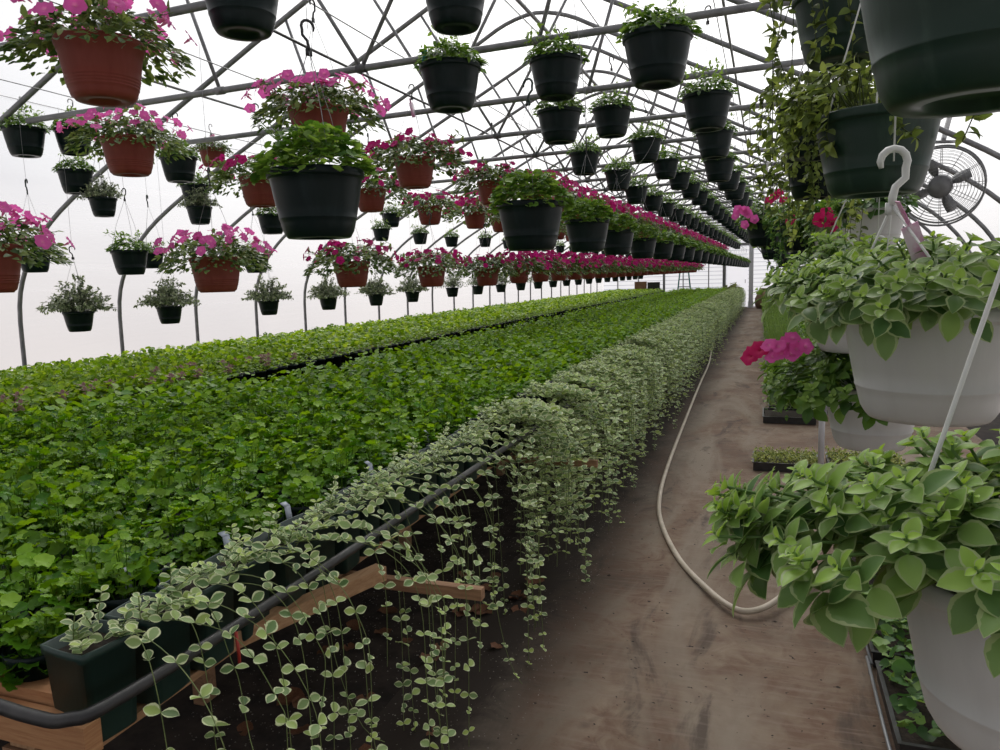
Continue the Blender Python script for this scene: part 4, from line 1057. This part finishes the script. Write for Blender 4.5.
def tray(x, y, kind, label, group=None, rz=0, w=.42, l=.30, seed=0, flowers=0, fcol='pink'):
    t = empty('plant_tray', (x, y, .012), rz); tag(t, label, 'plant tray', group)
    tray_mb(w, l).build('tray', M['black'], t, smooth=False)
    sb = MB(); sb.box((-w / 2 + .012, -l / 2 + .012, .008), (w / 2 - .012, l / 2 - .012, .046)); sb.build('soil', M['soil'], t, smooth=False)
    f, m = tray_fill(seed, kind, w, l); tag(f.build('plants', M[m], t), kind='stuff')
    r = np.random.RandomState(seed)
    for i in range(flowers): child('flower', FLM[fcol], t, (r.uniform(-w / 2, w / 2), r.uniform(-l / 2, l / 2), .3 + r.rand() * .05), (r.rand() - .5, r.rand() - .5, 0), .025)
    return t
tray(.15, 5.98, 'lime', 'black tray of tiny yellow green plants beside the aisle', w=.46, l=.36, seed=1)
tray(.70, 6.05, 'lime', 'black tray of tiny plants right of the grey riser pipe', w=.5, l=.4, seed=2)
tray(.22, 7.93, 'tall', 'black tray of tall leafy plants behind the yellow green tray', w=.48, l=.5, seed=3)
tray(.535, 2.62, 'ger', 'black tray of lobed seedlings by the aisle edge, lower right', seed=4, w=.27, l=.5)
tray(.53, 3.2, 'ger', 'black tray of seedlings, next behind the lower right one', seed=5, w=.27, l=.5)
tray(.52, 3.78, 'leafy', 'black tray of leafy plants before the hose rises', seed=6, w=.27, l=.5)
tray(.90, 2.9, 'ger', 'black tray of seedlings under the nearest white basket', seed=7, w=.36, l=.5)
tray(.95, 3.7, 'leafy', 'black tray of leafy plants hidden under the white baskets', seed=8, w=.4, l=.6)
r = np.random.RandomState(8); protos = {}
for k in range(38):
    y = 8.6 + .62 * k
    for j, x in enumerate((.27 - .010 * (y - 8), .79 - .010 * (y - 8), 1.31 - .010 * (y - 8))):
        if y > 31: continue
        kind = 'grass' if (j == 0 and 8.5 < y < 13.5) else ('tall', 'leafy', 'grass', 'ger')[(k * 2 + j) % 4]
        lab = 'tray of tall grassy plants in the strip lining the aisle' if kind == 'grass' else 'tray of leafy plants on the ground in the strip lining the aisle'
        if kind in protos:
            o = copy_tree(protos[kind]); o.location = (x, y, .012); o.rotation_euler = (0, 0, r.choice([0, PI]))
            tag(o, lab, 'plant tray', 'grassy trays along the aisle' if kind == 'grass' else 'leafy trays along the aisle')
        else: protos[kind] = tray(x, y, kind, lab, 'grassy trays along the aisle' if kind == 'grass' else 'leafy trays along the aisle', w=.46, l=.56, seed=30 + len(protos), flowers=3 if kind == 'leafy' else 0, fcol='crimson')
# thin metal edging strips of the near trays
for i, (ya, yb, xo) in enumerate(((2.05, 2.95, .0), (2.9, 3.75, .01))):
    mb = MB(); mb.tube([(.375 + xo, ya, .05), (.37 + xo, (ya + yb) / 2, .056), (.375 + xo, yb, .05)], .006, 8); mb.tube([(.375 + xo, ya + .05, .05), (.38 + xo, ya + .05, .0)], .004, 6); mb.tube([(.375 + xo, yb - .05, .05), (.38 + xo, yb - .05, .0)], .004, 6)
    tag(mb.build('edging_rod', M['fan']), ('metal edging rod by the lower right tray, nearer piece', 'metal edging rod by the lower right tray, farther piece')[i], 'rod')
# riser pipe with coupling
t = empty('riser_pipe', (.38, 5.70, 0)); tag(t, 'grey standing riser pipe with a coupling among the trays', 'pipe')
mb = MB(); mb.tube([(0, 0, 0), (0, 0, .82)], .021, 12); mb.build('pipe_shaft', M['whitepost'], t)
mb = MB(); mb.lathe([(.022, .44), (.032, .445), (.032, .49), (.028, .50), (.032, .51), (.032, .555), (.022, .56)], 16); mb.build('coupling', M['steel'], t)
# hose
H_ = [(-1.2, 18.5, .02), (-1.02, 15.3, .02), (-.88, 12.5, .02), (-.83, 10.2, .02), (-.75, 7.2, .02), (-.70, 5.65, .02), (-.65, 4.87, .02), (-.57, 4.37, .02), (-.41, 3.83, .022), (-.25, 3.48, .03), (-.14, 3.30, .035), (-.06, 3.26, .035), (.03, 3.34, .04), (.15, 3.55, .06), (.30, 3.85, .05), (.52, 4.25, .03), (.68, 4.8, .02), (.55, 5.5, .02), (.36, 5.62, .05)]
mb = MB(); mb.tube(smooth_curve(H_, 8), .014, 10); ho = mb.build('garden_hose', M['hose']); tag(ho, 'long beige garden hose snaking down the aisle and lifting at the right', 'hose')
# fan
def make_fan():
    t = empty('circulation_fan', (1.27, 6.87, 2.12)); tag(t, 'round grey wire cage fan hanging under the right roof slope', 'fan')
    R = Matrix.Rotation(math.radians(-14), 3, 'Z') @ Matrix.Rotation(math.radians(12), 3, 'X')
    def tr_(P): return [tuple(R @ Vector(p)) for p in P]
    rim = .30
    mb = MB()
    for y_, rr_ in ((-.07, rim), (.07, rim)): mb.tube(tr_([(rr_ * math.cos(a), y_, rr_ * math.sin(a)) for a in np.linspace(0, 2 * PI, 49)]), .008, 6, cap=False)
    mb.build('cage_rim', M['fan'], t)
    mb = MB()
    for side in (-1, 1):
        for q in np.linspace(.09, rim - .02, 9): mb.tube(tr_([(q * math.cos(a), side * (.07 + .05 * (1 - q / rim)), q * math.sin(a)) for a in np.linspace(0, 2 * PI, 41)]), .0018, 4, cap=False)
        for a in np.linspace(0, 2 * PI, 13)[:-1]: mb.tube(tr_([(.07 * math.cos(a), side * .12, .07 * math.sin(a)), (rim * math.cos(a), side * .07, rim * math.sin(a))]), .0022, 4, cap=False)
    mb.build('wire_cage', M['fan'], t)
    mb = MB(); P = [tr_([(0, -.10, 0)])[0], tr_([(0, -.10 + .001, 0)])[0], tr_([(0, .06, 0)])[0], tr_([(0, .10, 0)])[0]]
    mb.tube(P, [.02, .085, .085, .05], 24); mb.build('motor', M['fan'], t)
    for k in range(4):
        a = k * PI / 2 + .4; mb = MB(); V = []
        for i_, q in enumerate(np.linspace(.06, .22, 6)):
            wd = .028 + .02 * math.sin(i_ / 5 * PI * .8)
            for sgn in (-1, 1):
                aa = a + sgn * wd / max(q, .12) * .8
                for th in (.0, .006): V.append(tuple(R @ Vector((q * math.cos(aa), -.0 + sgn * .03 + th, q * math.sin(aa)))))
        F = []
        for i_ in range(5):
            b = i_ * 4; F += [(b, b + 4, b + 6, b + 2), (b + 1, b + 3, b + 7, b + 5), (b, b + 1, b + 5, b + 4), (b + 2, b + 6, b + 7, b + 3)]
        F += [(0, 2, 3, 1), (20, 21, 23, 22)]
        mb.add(V, F); mb.build('blade', M['fan'], t)
    mb = MB(); mb.beam((.0, 0, .33), (.06, 0, .62), .05, .03); mb.beam((-.1, 0, .34), (.1, 0, .33), .03, .02); mb.build('bracket', M['steel'], t, smooth=False)
make_fan()
# grey pole by the white baskets
mb = MB(); mb.tube([(.84, 8.3, 0), (.84, 8.3, 2.9)], .022, 10); tag(mb.build('support_pole', M['steel']), 'slim grey upright pole behind the trailing vines, between white baskets', 'pole')
# ladder
def ladder():
    t = empty('step_ladder', (-3.3, 32.4, 0), .12); tag(t, 'green step ladder standing beyond the end of the benches', 'ladder')
    for sx in (-1, 1):
        for sy, nm in ((-1, 'rail'), (1, 'rear_rail')):
            mb = MB(); mb.beam((sx * .34, sy * .45, 0), (sx * .15, sy * .05, 1.75), .10, .05); mb.build(nm, M['ladder'], t, smooth=False)
    for k in range(5):
        z = .3 + .3 * k; f = z / 1.75; mb = MB(); mb.box((-.34 + .19 * f, -.45 + .4 * f - .04, z), (.34 - .19 * f, -.45 + .4 * f + .04, z + .03)); mb.build('step', M['steel'], t, smooth=False)
    mb = MB(); mb.box((-.17, -.12, 1.75), (.17, .12, 1.79)); mb.build('top_cap', M['ladder'], t, smooth=False)
ladder()
# stacked boxes on the end of the rear bench
def carton(x, y, z, w, d, h, m, label):
    t = empty('box', (x, y, z), .1); tag(t, label, 'box')
    mb = MB(); mb.box((-w / 2, -d / 2, 0), (w / 2, d / 2, h)); mb.build('body', M[m], t, smooth=False)
    mb = MB(); mb.box((-w / 2 - .01, -d / 2 - .01, h), (-.01, d / 2 + .01, h + .012)); mb.box((.01, -d / 2 - .01, h), (w / 2 + .01, d / 2 + .01, h + .012)); mb.build('lid', M[m], t, smooth=False)
carton(-5.0, 31.7, BZ, .48, .45, .55, 'cardboard', 'brown carton at the far end of the rear bench')
carton(-4.46, 31.7, BZ, .5, .45, .52, 'black', 'dark box next to the brown carton at the far end')
# burlap sack
mb = MB(); r = np.random.RandomState(2)
prof = [(.001, 0), (.24, 0), (.30, .08), (.32, .22), (.30, .4), (.25, .55), (.16, .66), (.07, .72), (.001, .74)]
mb.lathe(prof, 28); V = mb.V[0]; V *= 1 + .05 * np.sin(V[:, 2:3] * 13 + V[:, 0:1] * 9) * [1, 1, 0]
sk = empty('burlap_sack', (-.16, 31.4, 0)); tag(sk, 'brown lumpy sack on the ground past the white post', 'sack')
mb.build('sack_body', M['burlap'], sk)
mb = MB(); mb.lathe([(.075, .70), (.10, .73), (.13, .80), (.09, .80), (.05, .74)], 16); mb.build('sack_neck', M['burlap'], sk)
# leafy plant at the end of the long bench
mb = MB(); rosettes(mb, mb, 14, .34, .25, .16, np.random.RandomState(6), pairs=5, low=-.2)
tp = empty('broad_leaved_plant', (-1.28, 29.8, .82)); tag(tp, 'broad leaved plant rising at the far end of the vine curtain', 'plant')
mb.build('foliage', M['lime'], tp); square_pot(.10, .16).build('pot', M['potdark'], tp).location = (0, 0, -.16)
# dry leaves on the dirt under the bench
r = np.random.RandomState(12); mb = MB(); k = 60
dl = simple('dead_leaf', (.10, .035, .015), (.20, .09, .04), 20, .8)
lf = MB(); lf.scatter(lobed(12, .2, .5, 5), np.eye(3)[None], np.zeros((1, 3)), np.array([[.5, 0]])); lfm = matmesh(lf, 'dead_leaf', dl)
for i in range(34):
    o = bpy.data.objects.new('dead_leaf', lfm); C.objects.link(o); o.location = (r.uniform(-1.7, -1.0), r.uniform(1.2, 3.4), .012); o.rotation_euler = (r.uniform(-.3, .3), r.uniform(-.3, .3), r.rand() * 6.28); s = r.uniform(.05, .10); o.scale = (s, s, s)
    tag(o, 'dry reddish brown leaf lying on the dirt beneath the bench', 'dry leaf', 'dry leaves under the bench')
# loose pale grit on the dirt
k = 5000; mb = MB(); L = np.c_[r.uniform(-1.9, -.75, k), r.uniform(1.0, 6, k), np.full(k, .008)]
T = tmpl([(-.5, -.4, 0), (.5, -.4, 0), (0, .5, 0), (0, 0, .5)], [(0, 1, 3), (1, 2, 3), (2, 0, 3)], [0, 0, 0, 0])
mb.scatter(T, frames(r.randn(k, 3) * [1, 1, 0], np.tile([0, 0, 1.], (k, 1)), r.uniform(.002, .007, k)), L, rnd2(k, r))
tag(mb.build('loose_grit', simple('pale_grit', (.10, .085, .07), (.30, .27, .24), 40, .9)), 'pale grit scattered over the dark dirt under the bench', 'grit', kind='stuff')

# ------------------------------------------------------------------ light, camera
w = bpy.data.worlds.new('overcast'); bpy.context.scene.world = w; w.use_nodes = True; nt = w.node_tree; nt.nodes.clear()
out = nt.nodes.new('ShaderNodeOutputWorld'); bg = nt.nodes.new('ShaderNodeBackground')
tc = nt.nodes.new('ShaderNodeTexCoord')
dp = nt.nodes.new('ShaderNodeVectorMath'); dp.operation = 'DOT_PRODUCT'; nt.links.new(tc.outputs['Generated'], dp.inputs[0]); dp.inputs[1].default_value = tuple(nv([-.05, .75, .65]))
glow = ramp(nt, dp.outputs['Value'], [(0., (.30, .30, .32)), (.35, (.45, .45, .47)), (.58, (.74, .74, .77)), (.78, (1.15, 1.15, 1.15)), (.97, (1.9, 1.88, 1.86))])
sx = nt.nodes.new('ShaderNodeSeparateXYZ'); nt.links.new(tc.outputs['Generated'], sx.inputs[0])
mr = nt.nodes.new('ShaderNodeMapRange'); nt.links.new(sx.outputs[2], mr.inputs[0]); mr.inputs[1].default_value = -.12; mr.inputs[2].default_value = .16; mr.inputs[3].default_value = 1; mr.inputs[4].default_value = 0
nz = noise(nt, 2.2, 3, .5, tc.outputs['Generated'])
hz = ramp(nt, nz, [(.35, (.70, .65, .64)), (.65, (.92, .84, .80))])
colr = mix(nt, mr.outputs[0], glow, hz)
nt.links.new(colr, bg.inputs[0]); bg.inputs[1].default_value = 1.12; nt.links.new(bg.outputs[0], out.inputs[0])

sl = bpy.data.lights.new('veiled_sun', 'SUN'); sl.energy = 1.7; sl.angle = math.radians(28); sl.color = (1, .97, .92)
so = bpy.data.objects.new('veiled_sun', sl); C.objects.link(so); so.rotation_euler = Vector((-.28, .62, .75)).to_track_quat('Z', 'Y').to_euler()
cam = bpy.data.cameras.new('camera'); co = bpy.data.objects.new('camera', cam); C.objects.link(co)
right = RW @ np.array([1, 0, 0]); down = RW @ np.array([0, 1, 0]); fwd = RW @ np.array([0, 0, 1])
mw = Matrix.Identity(4)
for i in range(3): mw[i][0] = right[i]; mw[i][1] = -down[i]; mw[i][2] = -fwd[i]; mw[i][3] = CAM[i]
co.matrix_world = mw; cam.sensor_width = 36; cam.lens = 27.0; cam.clip_start = .02; cam.clip_end = 200
sc = bpy.context.scene; sc.camera = co
sc.view_settings.view_transform = 'Standard'; sc.view_settings.look = 'None'; sc.view_settings.exposure = 0.0; sc.view_settings.gamma = 1; sc.view_settings.use_curve_mapping = False
sc.cycles.max_bounces = 6; sc.cycles.transparent_max_bounces = 24; sc.cycles.diffuse_bounces = 3; sc.cycles.transmission_bounces = 4
sc.cycles.use_denoising = True
